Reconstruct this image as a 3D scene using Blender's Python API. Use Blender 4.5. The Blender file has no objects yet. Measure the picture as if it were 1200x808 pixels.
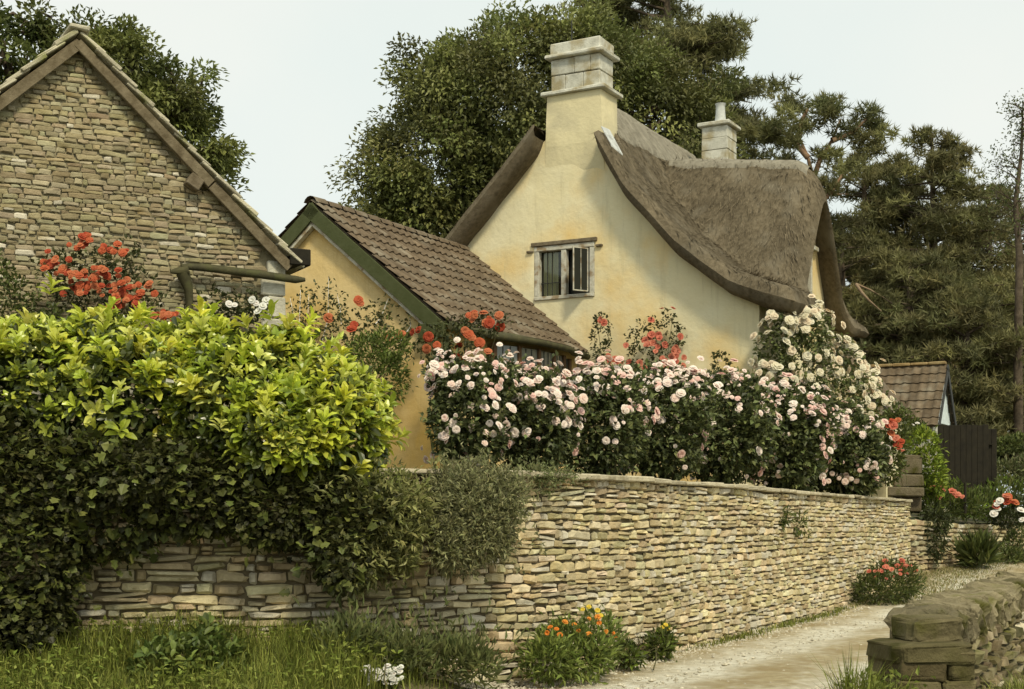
import bpy, math, random
import numpy as np
from mathutils import Vector, noise as mn

# ------------------------------------------------------------------ camera, sky, sun, exposure
SC = bpy.context.scene
COL = SC.collection
CAMZ = 1.6
F = 1667.0                      # focal length in photo pixels (50 mm on a 36 mm frame)
HOR = 600.0                     # horizon row of the photo
cd = bpy.data.cameras.new('camera')
cam = bpy.data.objects.new('camera', cd)
COL.objects.link(cam)
cam.location = (0, 0, CAMZ)
cam.rotation_euler = (math.radians(90), 0, 0)
cd.lens = 50.0
cd.sensor_width = 36.0
cd.shift_y = (HOR - 404.0) / 1200.0
cd.clip_start = 0.1
cd.clip_end = 2000
SC.camera = cam

SUN_TO = Vector((0.28, -0.72, 0.88)).normalized()
W = bpy.data.worlds.new('World')
SC.world = W
W.use_nodes = True
nt = W.node_tree
nt.nodes.clear()
wo = nt.nodes.new('ShaderNodeOutputWorld')
bg = nt.nodes.new('ShaderNodeBackground')
sk = nt.nodes.new('ShaderNodeTexSky')
sk.sky_type = 'NISHITA'
sk.sun_disc = False
sk.sun_elevation = math.asin(SUN_TO.z)
sk.sun_rotation = math.atan2(SUN_TO.x, SUN_TO.y)
sk.dust_density = 4.0
sk.air_density = 1.0
hs = nt.nodes.new('ShaderNodeHueSaturation')
hs.inputs['Saturation'].default_value = 0.15
mx = nt.nodes.new('ShaderNodeMix')
mx.data_type = 'RGBA'
mx.inputs[0].default_value = 0.82
mx.inputs[7].default_value = (6.7, 7.15, 6.75, 1)        # a high even cloud cover
nt.links.new(sk.outputs[0], hs.inputs['Color'])
nt.links.new(hs.outputs[0], mx.inputs[6])
tcw = nt.nodes.new('ShaderNodeTexCoord')
cn = nt.nodes.new('ShaderNodeTexNoise')
cn.inputs['Scale'].default_value = 2.2; cn.inputs['Detail'].default_value = 5
nt.links.new(tcw.outputs['Generated'], cn.inputs['Vector'])
cr_w = nt.nodes.new('ShaderNodeValToRGB')
cr_w.color_ramp.elements[0].position = .35; cr_w.color_ramp.elements[1].position = .65
cr_w.color_ramp.elements[0].color = (.90, .945, .96, 1); cr_w.color_ramp.elements[1].color = (1.03, 1.0, .985, 1)
nt.links.new(cn.outputs[0], cr_w.inputs[0])
mcl = nt.nodes.new('ShaderNodeMix'); mcl.data_type = 'RGBA'; mcl.blend_type = 'MULTIPLY'; mcl.inputs[0].default_value = 1.0
nt.links.new(mx.outputs[2], mcl.inputs[6]); nt.links.new(cr_w.outputs[0], mcl.inputs[7])
nt.links.new(mcl.outputs[2], bg.inputs[0])
bg.inputs[1].default_value = 0.10
nt.links.new(bg.outputs[0], wo.inputs[0])

sd = bpy.data.lights.new('sun', 'SUN')
sun = bpy.data.objects.new('sun', sd)
COL.objects.link(sun)
sd.energy = 2.1
sd.angle = math.radians(8)
sd.color = (1.0, 0.90, 0.66)
sun.rotation_euler = (-SUN_TO).to_track_quat('-Z', 'Y').to_euler()
sun.location = (20, -15, 30)

SC.view_settings.view_transform = 'Standard'
SC.view_settings.look = 'None'
SC.view_settings.gamma = 1.0
SC.view_settings.exposure = 0.50
SC.view_settings.use_curve_mapping = False
SC.cycles.max_bounces = 6
SC.cycles.transparent_max_bounces = 6

# ------------------------------------------------------------------ helpers
rng = np.random.default_rng(7)
random.seed(7)

def P(px, py, D):
    return np.array([(px - 600.0) / F * D, D, CAMZ + (HOR - py) / F * D])

def unit(v):
    v = np.asarray(v, float)
    n = np.linalg.norm(v, axis=-1, keepdims=True)
    return v / np.maximum(n, 1e-9)

def nz(x, y, z=0.0):
    return mn.noise(Vector((x, y, z)))

class MB:
    """collects verts and faces, links them as ONE mesh object"""
    def __init__(s):
        s.v = []; s.c = []; s.t = []; s.q = []; s.ng = []; s.n = 0
    def add(s, verts, tris=None, quads=None, col=(1, 1, 1)):
        verts = np.asarray(verts, float).reshape(-1, 3)
        col = np.asarray(col, float)
        if col.ndim == 1:
            col = np.tile(col[:3], (len(verts), 1))
        s.v.append(verts); s.c.append(col)
        if tris is not None and len(tris): s.t.append(np.asarray(tris, int).reshape(-1, 3) + s.n)
        if quads is not None and len(quads): s.q.append(np.asarray(quads, int).reshape(-1, 4) + s.n)
        s.n += len(verts)
    def ngon(s, verts, col=(1, 1, 1)):
        n0 = s.n
        s.add(verts, col=col)
        s.ng.append(list(range(n0, s.n)))
    def build(s, name, mat, root=None, smooth=False, loc=None, normals=False):
        V = np.concatenate(s.v); C = np.concatenate(s.c)
        off = np.zeros(3)
        if root is not None:
            q = root
            while q is not None: off = off + np.array(q.location); q = q.parent
        elif loc is not None: off = np.asarray(loc, float)
        V = V - off
        me = bpy.data.meshes.new(name)
        T = np.concatenate(s.t) if s.t else np.zeros((0, 3), int)
        Q = np.concatenate(s.q) if s.q else np.zeros((0, 4), int)
        lo = [T.ravel(), Q.ravel()] + [np.array(g) for g in s.ng]
        loops = np.concatenate(lo)
        tot = np.concatenate([np.full(len(T), 3), np.full(len(Q), 4), np.array([len(g) for g in s.ng], int)]).astype(int)
        st = np.concatenate([[0], np.cumsum(tot)[:-1]]).astype(int)
        me.vertices.add(len(V)); me.vertices.foreach_set('co', V.ravel())
        me.loops.add(len(loops)); me.loops.foreach_set('vertex_index', loops.astype(np.int32))
        me.polygons.add(len(tot)); me.polygons.foreach_set('loop_start', st.astype(np.int32))
        a = me.attributes.new('Col', 'FLOAT_COLOR', 'POINT')
        a.data.foreach_set('color', np.concatenate([C, np.ones((len(C), 1))], 1).ravel())
        me.update(calc_edges=True)
        if normals:
            import bmesh
            bm = bmesh.new(); bm.from_mesh(me)
            bmesh.ops.recalc_face_normals(bm, faces=bm.faces)
            bm.to_mesh(me); bm.free()
        me.polygons.foreach_set('use_smooth', np.full(len(me.polygons), smooth))
        me.materials.append(mat)
        o = bpy.data.objects.new(name, me)
        COL.objects.link(o)
        if root is not None: o.parent = root
        elif loc is not None: o.location = loc
        return o

def tag(o, label=None, cat=None, group=None, kind=None):
    if label: o['label'] = label
    if cat: o['category'] = cat
    if group: o['group'] = group
    if kind: o['kind'] = kind
    return o

def thing(name, label, cat, loc, group=None):
    o = bpy.data.objects.new(name, None)
    COL.objects.link(o)
    o.location = loc
    o.empty_display_size = 0.2
    return tag(o, label, cat, group)

def chamfer_box(mb, c, ax, ay, az, hx, hy, hz, ch=0.01, col=(1, 1, 1), jit=0.0):
    c = np.asarray(c, float)
    A = np.array([ax, ay, az], float); H = np.array([hx, hy, hz], float)
    ch = min(ch, 0.45 * H.min())
    vs = []; idx = {}
    for sx in (-1, 1):
        for sy in (-1, 1):
            for sz in (-1, 1):
                sg = np.array([sx, sy, sz])
                j = rng.uniform(-jit, jit, 3) if jit else 0
                for k in range(3):
                    h = H - ch; h[k] = H[k]
                    idx[(sx, sy, sz, k)] = len(vs)
                    vs.append(c + (sg * h + j) @ A)
    fs = []
    for k in range(3):
        o1, o2 = [i for i in range(3) if i != k]
        for s_ in (-1, 1):
            f = []
            for u, w in ((-1, -1), (1, -1), (1, 1), (-1, 1)):
                g = [0, 0, 0]; g[k] = s_; g[o1] = u; g[o2] = w
                f.append(idx[tuple(g) + (k,)])
            fs.append(f)
        for u in (-1, 1):
            for w in (-1, 1):
                g = [0, 0, 0]; g[o1] = u; g[o2] = w
                g0 = list(g); g0[k] = -1; g1 = list(g); g1[k] = 1
                fs.append([idx[tuple(g0) + (o1,)], idx[tuple(g1) + (o1,)], idx[tuple(g1) + (o2,)], idx[tuple(g0) + (o2,)]])
    ts = []
    for sx in (-1, 1):
        for sy in (-1, 1):
            for sz in (-1, 1):
                ts.append([idx[(sx, sy, sz, k)] for k in range(3)])
    V = np.array(vs)
    def fix(f):
        p = V[f]; n = np.cross(p[1] - p[0], p[2] - p[0])
        return f if np.dot(n, p.mean(0) - c) > 0 else f[::-1]
    mb.add(V, [fix(f) for f in ts], [fix(f) for f in fs], col)

def tube(mb, pts, rad, seg=7, col=(1, 1, 1), cap=True):
    pts = np.asarray(pts, float); n = len(pts)
    rad = np.broadcast_to(np.asarray(rad, float), (n,))
    d = unit(np.gradient(pts, axis=0))
    ref = np.array([0, 0, 1.0])
    if abs(d[0, 2]) > 0.9: ref = np.array([1.0, 0, 0])
    s1 = unit(np.cross(d, ref)); s2 = np.cross(d, s1)
    a = np.linspace(0, 2 * np.pi, seg, endpoint=False)
    V = (pts[:, None] + rad[:, None, None] * (np.cos(a)[None, :, None] * s1[:, None] + np.sin(a)[None, :, None] * s2[:, None])).reshape(-1, 3)
    Q = []
    for i in range(n - 1):
        for j in range(seg):
            k = (j + 1) % seg
            Q.append([i * seg + j, i * seg + k, (i + 1) * seg + k, (i + 1) * seg + j])
    mb.add(V, None, Q, col)
    if cap:
        mb.ngon(V[:seg][::-1], col); mb.ngon(V[-seg:], col)

def grid(mb, V, col=(1, 1, 1), flip=False, keep=None):
    """V (m,n,3)"""
    m, n = V.shape[:2]
    i, j = np.meshgrid(np.arange(m - 1), np.arange(n - 1), indexing='ij')
    q = np.stack([i * n + j, (i + 1) * n + j, (i + 1) * n + j + 1, i * n + j + 1], -1).reshape(-1, 4)
    if keep is not None: q = q[keep.reshape(-1)]
    if flip: q = q[:, ::-1]
    if isinstance(col, np.ndarray) and col.ndim == 3: col = col.reshape(-1, 3)
    mb.add(V.reshape(-1, 3), None, q, col)

# ---- leaves
LEAF = {
    'laurel': (np.array([[0, 0, 0], [.28, -.36, .10], [.66, -.5, .09], [.92, -.24, -.06], [1, 0, -.13], [.92, .24, -.06], [.66, .5, .09], [.28, .36, .10], [.3, 0, 0], [.66, 0, -.02]]),
               [[0, 1, 8], [0, 8, 7], [3, 4, 9], [9, 4, 5], [2, 3, 9], [9, 5, 6]], [[1, 2, 9, 8], [8, 9, 6, 7]]),
    'leaf': (np.array([[0, 0, 0], [.42, -.5, .12], [1, 0, -.12], [.42, .5, .12]]), [[0, 1, 2], [0, 2, 3]], []),
    'ivy': (np.array([[0, 0, 0], [.15, -.5, .05], [.45, -.3, .02], [.55, -.52, -.03], [1, 0, -.1], [.55, .52, -.03], [.45, .3, .02], [.15, .5, .05]]),
            [[0, 1, 2], [2, 3, 4], [0, 2, 4], [0, 4, 6], [6, 4, 5], [0, 6, 7]], []),
}

def leaves(mb, Pt, d, n, L, Wd, col, shape='leaf'):
    tv, tt, tq = LEAF[shape]
    N = len(Pt)
    if N == 0: return
    d = unit(d); n = n - (n * d).sum(1, keepdims=True) * d
    n = unit(n); sd_ = np.cross(d, n)
    L = np.broadcast_to(np.asarray(L, float), (N,)); Wd = np.broadcast_to(np.asarray(Wd, float), (N,))
    V = Pt[:, None] + tv[None, :, 0, None] * (L[:, None, None] * d[:, None]) \
        + tv[None, :, 1, None] * (Wd[:, None, None] * sd_[:, None]) \
        + tv[None, :, 2, None] * (L[:, None, None] * n[:, None])
    k = len(tv)
    base = np.arange(N)[:, None, None] * k
    T = (np.array(tt)[None] + base).reshape(-1, 3)
    Q = (np.array(tq)[None] + base).reshape(-1, 4) if len(tq) else None
    C = np.repeat(col, k, axis=0) if np.ndim(col) == 2 else col
    mb.add(V.reshape(-1, 3), T, Q, C)

def pick(pal, n, jit=0.15, r=None):
    r = r or rng
    pal = np.asarray(pal, float)
    c = pal[r.integers(0, len(pal), n)]
    return np.clip(c * (1 + r.uniform(-jit, jit, (n, 1))) * (1 + r.uniform(-.05, .05, (n, 3))), 0.002, 1)

def E(px, py, D, rx, ry, rd):
    """ellipsoid from its place and size in photo pixels at a real distance; rd = depth radius in metres"""
    return (P(px, py, D), np.array([rx / F * D, rd, ry / F * D]))

def blob(ells, n, fill=0.35, inside=0.62, up=None):
    area = np.array([(R[0] * R[1] + R[1] * R[2] + R[0] * R[2]) for _, R in ells])
    pr = area / area.sum()
    C = np.array([c for c, _ in ells]); R = np.array([r for _, r in ells])
    outP = []; outN = []; got = 0
    while got < n:
        m = int((n - got) * 1.8) + 20
        k = rng.choice(len(ells), m, p=pr)
        u = unit(rng.normal(size=(m, 3)))
        rr = 1 - fill * rng.random(m) ** 1.5
        p = C[k] + R[k] * u * rr[:, None]
        nn = unit(u / R[k])
        q = (((p[:, None] - C[None]) / R[None]) ** 2).sum(-1)
        q[np.arange(m), k] = 9
        ok = q.min(1) > inside
        if up is not None: ok &= p[:, 2] > up
        outP.append(p[ok]); outN.append(nn[ok]); got += ok.sum()
    return np.concatenate(outP)[:n], np.concatenate(outN)[:n]

def foliage(mb, ells, n, L, Wd, pal, shape='leaf', fill=.5, upw=.35, rnd=.7, up=None, jit=.2, inside=.62, tuft=1, shag=.035, lump=.09):
    pts, nn = blob(ells, max(1, n // tuft), fill, inside, up)
    if lump: pts = pts + nn * np.array([[lump * (nz(a * 2.6, b * 2.6, c * 2.6) + .6 * nz(a * 6, b * 6, c * 6))] for a, b, c in pts])
    pts = pts + nn * rng.exponential(shag, (len(pts), 1)) * (rng.random((len(pts), 1)) < .35)
    if tuft > 1:
        pts = np.repeat(pts, tuft, 0); nn = np.repeat(nn, tuft, 0)
        pts = pts + rng.normal(size=pts.shape) * L * .25
    m = len(pts)
    d = unit(nn + np.array([0, 0, upw]) + rng.normal(size=(m, 3)) * rnd)
    up_ = unit(np.array([0, 0, 1.0]) + nn * .6 + rng.normal(size=(m, 3)) * .45)
    s = rng.uniform(.7, 1.25, m)
    leaves(mb, pts, d, up_, L * s, Wd * s, pick(pal, m, jit), shape)
    return pts, nn

# ---- stones
def stone_face(mb, fn, l0, l1, z0, z1, pal, hmin, hmax, lmin, lmax, depth=.03, gap=.012, jit=.35, inside=None, wav=.02, bright=.06, recess=.03, split=.08):
    """rough coursed stones over a developed wall surface; fn(l,z,off)->xyz arrays"""
    z = z0 if not callable(z0) else None
    stones = []
    zc = float(z0)
    row = 0
    while zc < z1 - .02:
        h = rng.uniform(hmin, hmax)
        if zc + h > z1 - .03: h = z1 - zc
        l = l0 - rng.uniform(0, lmax)
        while l < l1:
            w = rng.uniform(lmin, lmax) * (1.0 if rng.random() > .12 else 1.6)
            if rng.random() < split and h > .075:
                hh = h * rng.uniform(.4, .6)
                stones.append((l, l + w, zc, zc + hh)); stones.append((l, l + w, zc + hh, zc + h))
            else:
                stones.append((l, l + w, zc, zc + h))
            l += w
        zc += h; row += 1
    S = np.array(stones)
    lc = (S[:, 0] + S[:, 1]) / 2; zc_ = (S[:, 2] + S[:, 3]) / 2
    ok = (lc > l0) & (lc < l1)
    if inside is not None: ok &= inside(lc, zc_)
    S = S[ok]; N = len(S)
    if N == 0: return
    g = gap
    hw = (S[:, 1] - S[:, 0]) / 2 - g * rng.uniform(.5, 1.5, N); hh = (S[:, 3] - S[:, 2]) / 2 - g * rng.uniform(.3, 1.1, N) * .8
    hw = np.maximum(hw, .02); hh = np.maximum(hh, .012)
    lc = (S[:, 0] + S[:, 1]) / 2; zc_ = (S[:, 2] + S[:, 3]) / 2
    ang = rng.normal(0, .05, N)
    d0 = depth * rng.uniform(.45, 1.35, N)
    u = np.array([-1, -.62, .62, 1]); A, B = np.meshgrid(u, u, indexing='ij')
    a = A.ravel(); b = B.ravel()
    corner = (np.abs(a) == 1) & (np.abs(b) == 1)
    ring = (np.abs(a) == 1) | (np.abs(b) == 1)
    pull = np.where(corner, .90, 1.0)
    du = rng.normal(0, .07, (N, 16)); dv = rng.normal(0, .10, (N, 16))
    taper = rng.normal(0, .13, N)[:, None]; dv = dv + taper * a * b
    ll = hw[:, None] * (a * pull + du); vv = hh[:, None] * (b * pull + dv)
    lw = lc[:, None] + ll * np.cos(ang)[:, None] - vv * np.sin(ang)[:, None]
    zz = zc_[:, None] + vv * np.cos(ang)[:, None] + ll * np.sin(ang)[:, None]
    wv = np.array([[wav * (nz(x * .55, y * 1.3, 3.1) + .15 * nz(x * 2.1, y * 2., 7.)) for x, y in zip(lc, zc_)]]).T + rng.normal(0, .006, (N, 1))
    zz = zz + wv
    off = np.where(ring[None], -recess - .4 * recess * corner[None], d0[:, None] * (1 + rng.normal(0, .22, (N, 16))))
    V = fn(lw.ravel(), zz.ravel(), off.ravel())
    q = np.array([[i * 4 + j, (i + 1) * 4 + j, (i + 1) * 4 + j + 1, i * 4 + j + 1] for i in range(3) for j in range(3)])
    Q = (q[None] + (np.arange(N) * 16)[:, None, None]).reshape(-1, 4)
    c = pick(pal, N, jit)
    lt = rng.random(N) < bright
    c[lt] = np.array([.62, .57, .45]) * rng.uniform(.8, 1.1, (lt.sum(), 1))
    mb.add(V, None, Q, np.repeat(c, 16, 0))

class Path:
    """a plan polyline with arc length; normal points to the side with sign sg"""
    def __init__(s, pts, sg=1):
        s.p = np.array(pts, float)
        s.l = np.concatenate([[0], np.cumsum(np.linalg.norm(np.diff(s.p, axis=0), axis=1))])
        t = unit(np.gradient(s.p, s.l, axis=0))
        s.n = np.stack([t[:, 1], -t[:, 0]], 1) * sg
        s.len = s.l[-1]
    def at(s, l):
        return np.stack([np.interp(l, s.l, s.p[:, 0]), np.interp(l, s.l, s.p[:, 1])], -1)
    def nor(s, l):
        return unit(np.stack([np.interp(l, s.l, s.n[:, 0]), np.interp(l, s.l, s.n[:, 1])], -1))
    def fn(s, zf=None):
        def f(l, z, off):
            xy = s.at(l) + s.nor(l) * np.asarray(off)[:, None]
            return np.concatenate([xy, (z if zf is None else zf(l, z))[:, None]], 1)
        return f

def smooth_path(pts, n=60):
    """Catmull-Rom resample"""
    p = np.array(pts, float)
    p = np.vstack([2 * p[0] - p[1], p, 2 * p[-1] - p[-2]])
    out = []
    per = max(2, n // (len(p) - 3))
    for i in range(1, len(p) - 2):
        for t in np.linspace(0, 1, per, endpoint=False):
            a, b, c, d = p[i - 1], p[i], p[i + 1], p[i + 2]
            out.append(.5 * ((2 * b) + (-a + c) * t + (2 * a - 5 * b + 4 * c - d) * t * t + (-a + 3 * b - 3 * c + d) * t ** 3))
    out.append(p[-2])
    return np.array(out)

# ------------------------------------------------------------------ materials
def mat(name, c1, c2=None, scale=6.0, rough=.85, bump=.0, bscale=30.0, attr=False, spec=.2, trans=0.0, c3=None, scale3=1.2, lo3=.55, hi3=.7,
        stretch=None, metal=0.0, detail=6.0, streak=None):
    m = bpy.data.materials.new(name)
    m.use_nodes = True
    nt = m.node_tree; ns = nt.nodes; lk = nt.links
    ns.clear()
    out = ns.new('ShaderNodeOutputMaterial')
    pb = ns.new('ShaderNodeBsdfPrincipled')
    pb.inputs['Roughness'].default_value = rough
    pb.inputs['Metallic'].default_value = metal
    pb.inputs['Specular IOR Level'].default_value = spec
    tc = ns.new('ShaderNodeTexCoord')
    vec = tc.outputs['Object']
    if stretch:
        mp = ns.new('ShaderNodeMapping')
        mp.inputs['Scale'].default_value = stretch
        lk.new(vec, mp.inputs[0]); vec = mp.outputs[0]
    nzt = ns.new('ShaderNodeTexNoise')
    nzt.inputs['Scale'].default_value = scale
    nzt.inputs['Detail'].default_value = detail
    nzt.inputs['Roughness'].default_value = .62
    lk.new(vec, nzt.inputs['Vector'])
    cr = ns.new('ShaderNodeValToRGB')
    cr.color_ramp.elements[0].position = .32
    cr.color_ramp.elements[1].position = .68
    cr.color_ramp.elements[0].color = tuple(c1) + (1,)
    cr.color_ramp.elements[1].color = tuple(c2 or c1) + (1,)
    lk.new(nzt.outputs[0], cr.inputs[0])
    colr = cr.outputs[0]
    if c3 is not None:
        n3 = ns.new('ShaderNodeTexNoise')
        n3.inputs['Scale'].default_value = scale3
        n3.inputs['Detail'].default_value = 5
        lk.new(vec, n3.inputs['Vector'])
        mr = ns.new('ShaderNodeMapRange')
        mr.inputs[1].default_value = lo3; mr.inputs[2].default_value = hi3
        lk.new(n3.outputs[0], mr.inputs[0])
        mm = ns.new('ShaderNodeMix'); mm.data_type = 'RGBA'
        lk.new(mr.outputs[0], mm.inputs[0]); lk.new(colr, mm.inputs[6])
        mm.inputs[7].default_value = tuple(c3) + (1,)
        colr = mm.outputs[2]
    if streak is not None:
        ms_ = ns.new('ShaderNodeMapping'); ms_.inputs['Scale'].default_value = (5.5, 5.5, .55)
        lk.new(tc.outputs['Object'], ms_.inputs[0])
        n4 = ns.new('ShaderNodeTexNoise'); n4.inputs['Scale'].default_value = 1.3; n4.inputs['Detail'].default_value = 7; n4.inputs['Roughness'].default_value = .7
        lk.new(ms_.outputs[0], n4.inputs['Vector'])
        r4 = ns.new('ShaderNodeMapRange'); r4.inputs[1].default_value = .53; r4.inputs[2].default_value = .74; r4.inputs[4].default_value = .55
        lk.new(n4.outputs[0], r4.inputs[0])
        m4 = ns.new('ShaderNodeMix'); m4.data_type = 'RGBA'
        lk.new(r4.outputs[0], m4.inputs[0]); lk.new(colr, m4.inputs[6]); m4.inputs[7].default_value = tuple(streak) + (1,)
        colr = m4.outputs[2]
    if attr:
        at = ns.new('ShaderNodeAttribute'); at.attribute_name = 'Col'
        ml = ns.new('ShaderNodeMix'); ml.data_type = 'RGBA'; ml.blend_type = 'MULTIPLY'
        ml.inputs[0].default_value = 1.0
        lk.new(colr, ml.inputs[6]); lk.new(at.outputs[0], ml.inputs[7])
        colr = ml.outputs[2]
    lk.new(colr, pb.inputs['Base Color'])
    if bump > 0:
        nb = ns.new('ShaderNodeTexNoise')
        nb.inputs['Scale'].default_value = bscale
        nb.inputs['Detail'].default_value = 8
        nb.inputs['Roughness'].default_value = .65
        lk.new(vec, nb.inputs['Vector'])
        bp = ns.new('ShaderNodeBump')
        bp.inputs['Strength'].default_value = bump
        bp.inputs['Distance'].default_value = .03
        lk.new(nb.outputs[0], bp.inputs['Height'])
        lk.new(bp.outputs[0], pb.inputs['Normal'])
    if trans > 0:
        tr = ns.new('ShaderNodeBsdfTranslucent')
        lk.new(colr, tr.inputs[0])
        ms = ns.new('ShaderNodeMixShader')
        ms.inputs[0].default_value = trans
        lk.new(pb.outputs[0], ms.inputs[1]); lk.new(tr.outputs[0], ms.inputs[2])
        lk.new(ms.outputs[0], out.inputs[0])
    else:
        lk.new(pb.outputs[0], out.inputs[0])
    return m

ONE = (1, 1, 1)
M = {}
M['leaf'] = mat('leaf', (.85, .85, .85), (1.1, 1.1, 1.1), 3, .5, spec=.3, attr=True, trans=.28)
M['gloss_leaf'] = mat('gloss_leaf', (.95, .95, .95), (1.1, 1.1, 1.1), 3, .30, spec=.55, attr=True, trans=.34)
M['needle'] = mat('needle', (.85, .85, .85), (1.2, 1.17, 1.1), .6, .6, spec=.25, attr=True, trans=.34)
M['petal'] = mat('petal', (.95, .95, .95), (1, 1, 1), 8, .6, spec=.1, attr=True, trans=.25)
M['bark'] = mat('bark', (.06, .045, .03), (.13, .10, .07), 7, .95, .6, 18)
M['pine_bark'] = mat('pine_bark', (.22, .13, .075), (.36, .25, .16), 4, .95, .5, 14)
M['dead_wood'] = mat('dead_wood', (.20, .135, .085), (.30, .22, .14), 6, .9, .4, 22)
M['stem'] = mat('stem', (.07, .075, .03), (.12, .10, .05), 9, .8, .2, 40)
M['stone'] = mat('stone', (.80, .78, .74), (1.12, 1.12, 1.1), 9, .95, .55, 38, attr=True, spec=.1, c3=(.55, .50, .38), scale3=5, lo3=.60, hi3=.78)
M['barn_stone'] = mat('barn_stone', (.82, .80, .76), (1.1, 1.1, 1.08), 9, .95, .5, 38, attr=True, spec=.1, c3=(.66, .60, .46), scale3=4, lo3=.58, hi3=.76)
M['mortar'] = mat('mortar', (.26, .225, .135), (.33, .285, .18), 5, .98, .5, 30, c3=(.25, .22, .13), scale3=1.1)
M['joint'] = mat('joint', (.11, .088, .05), (.17, .138, .08), 6, 1.0, .5, 30)
M['mossy_stone'] = mat('mossy_stone', (.75, .72, .64), (1.15, 1.12, 1.05), 8, .97, .7, 30, attr=True, spec=.1, c3=(.42, .46, .18), scale3=4, lo3=.5, hi3=.68)
M['render_pale'] = mat('render_pale', (.71, .63, .39), (.75, .69, .47), 1.6, .95, .45, 9, spec=.1, c3=(.71, .50, .19), scale3=.75, lo3=.47, hi3=.70, streak=(.50, .44, .27))
M['render_weathered'] = mat('render_weathered', (.62, .55, .34), (.72, .64, .40), 2.2, .95, .45, 9, spec=.1, c3=(.50, .45, .30), scale3=1.6, lo3=.5, hi3=.72)
M['render_ochre'] = mat('render_ochre', (.67, .50, .225), (.73, .575, .30), 1.3, .95, .35, 10, spec=.1, c3=(.60, .40, .12), scale3=.9, lo3=.50, hi3=.70, streak=(.48, .36, .16))
M['thatch'] = mat('thatch', (.10, .081, .052), (.18, .148, .098), 14, 1.0, .9, 45, spec=.05, attr=True, c3=(.18, .155, .11), scale3=2.2, lo3=.52, hi3=.72)
M['ridge_thatch'] = mat('ridge_thatch', (.20, .18, .135), (.30, .275, .215), 9, 1.0, .8, 40, spec=.05, attr=True)
M['tile'] = mat('tile', (.095, .070, .043), (.165, .124, .08), 7, .9, .4, 40, spec=.15, attr=True, c3=(.21, .18, .13), scale3=2.5, lo3=.52, hi3=.72)
M['ashlar'] = mat('ashlar', (.42, .41, .34), (.64, .63, .54), 6, .95, .45, 30, spec=.1, attr=True, c3=(.36, .31, .19), scale3=3.2, lo3=.47, hi3=.64)
M['green_paint'] = mat('green_paint', (.055, .065, .022), (.075, .085, .035), 9, .6, .15, 30)
M['old_wood'] = mat('old_wood', (.11, .085, .05), (.22, .18, .12), 9, .9, .5, 35, stretch=(1, 1, 1), attr=True)
M['dark_wood'] = mat('dark_wood', (.014, .012, .008), (.026, .022, .013), 7, .85, .3, 30, attr=True)
M['brown_wood'] = mat('brown_wood', (.10, .055, .025), (.16, .09, .045), 9, .6, .2, 40)
M['white_paint'] = mat('white_paint', (.40, .38, .30), (.62, .60, .50), 14, .7, .3, 50, c3=(.30, .23, .14), scale3=7, lo3=.50, hi3=.62)
M['blue_white'] = mat('blue_white', (.55, .62, .62), (.68, .75, .75), 6, .7, .2, 30)
M['lead'] = mat('lead', (.40, .41, .39), (.58, .60, .57), 8, .6, .1, 30)
M['gutter'] = mat('gutter', (.045, .042, .022), (.085, .078, .035), 9, .8, .3, 30, c3=(.08, .085, .03), scale3=6)
M['iron'] = mat('iron', (.03, .03, .028), (.05, .05, .045), 9, .6, .1, 40)
M['curtain'] = mat('curtain', (.66, .63, .46), (.74, .70, .52), 8, .9, .1, 20)
M['ground'] = mat('ground', (.10, .085, .04), (.20, .165, .09), 2.5, 1.0, .6, 20, c3=(.085, .10, .03), scale3=.9, lo3=.45, hi3=.6)
M['soil'] = mat('soil', (.05, .042, .024), (.10, .085, .05), 3, 1.0, .6, 20, c3=(.05, .07, .02), scale3=.7, lo3=.45, hi3=.6)
M['lane'] = mat('lane', (.42, .385, .30), (.62, .585, .49), 9, 1.0, .9, 70, spec=.05, attr=True, c3=(.42, .37, .27), scale3=1.6, lo3=.48, hi3=.68)
M['grass'] = mat('grass', (.9, .9, .9), (1.1, 1.1, 1.1), 2, .6, spec=.15, attr=True, trans=.3)
M['pebble'] = mat('pebble', (.42, .39, .31), (.62, .59, .5), 12, .95, .3, 40, attr=True)

def glass_mat(name, c, rough=.08):
    m = bpy.data.materials.new(name); m.use_nodes = True
    nt = m.node_tree; pb = nt.nodes['Principled BSDF']
    tc = nt.nodes.new('ShaderNodeTexCoord'); n = nt.nodes.new('ShaderNodeTexNoise')
    n.inputs['Scale'].default_value = 2.5
    bp = nt.nodes.new('ShaderNodeBump'); bp.inputs['Strength'].default_value = .06
    nt.links.new(tc.outputs['Object'], n.inputs['Vector']); nt.links.new(n.outputs[0], bp.inputs['Height'])
    nt.links.new(bp.outputs[0], pb.inputs['Normal'])
    pb.inputs['Base Color'].default_value = tuple(c) + (1,)
    pb.inputs['Roughness'].default_value = rough
    pb.inputs['Specular IOR Level'].default_value = .6
    pb.inputs['Alpha'].default_value = 1
    return m
def clear_glass(name):
    m = bpy.data.materials.new(name); m.use_nodes = True
    nt = m.node_tree; nt.nodes.clear()
    o = nt.nodes.new('ShaderNodeOutputMaterial'); t = nt.nodes.new('ShaderNodeBsdfTransparent'); g = nt.nodes.new('ShaderNodeBsdfGlossy'); x = nt.nodes.new('ShaderNodeMixShader'); f = nt.nodes.new('ShaderNodeFresnel')
    t.inputs[0].default_value = (.86, .88, .82, 1); g.inputs['Roughness'].default_value = .05
    nt.links.new(f.outputs[0], x.inputs[0]); nt.links.new(t.outputs[0], x.inputs[1]); nt.links.new(g.outputs[0], x.inputs[2]); nt.links.new(x.outputs[0], o.inputs[0])
    return m
M['clear_glass'] = clear_glass('clear_glass')
M['glass'] = glass_mat('glass', (.03, .032, .026))
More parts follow.
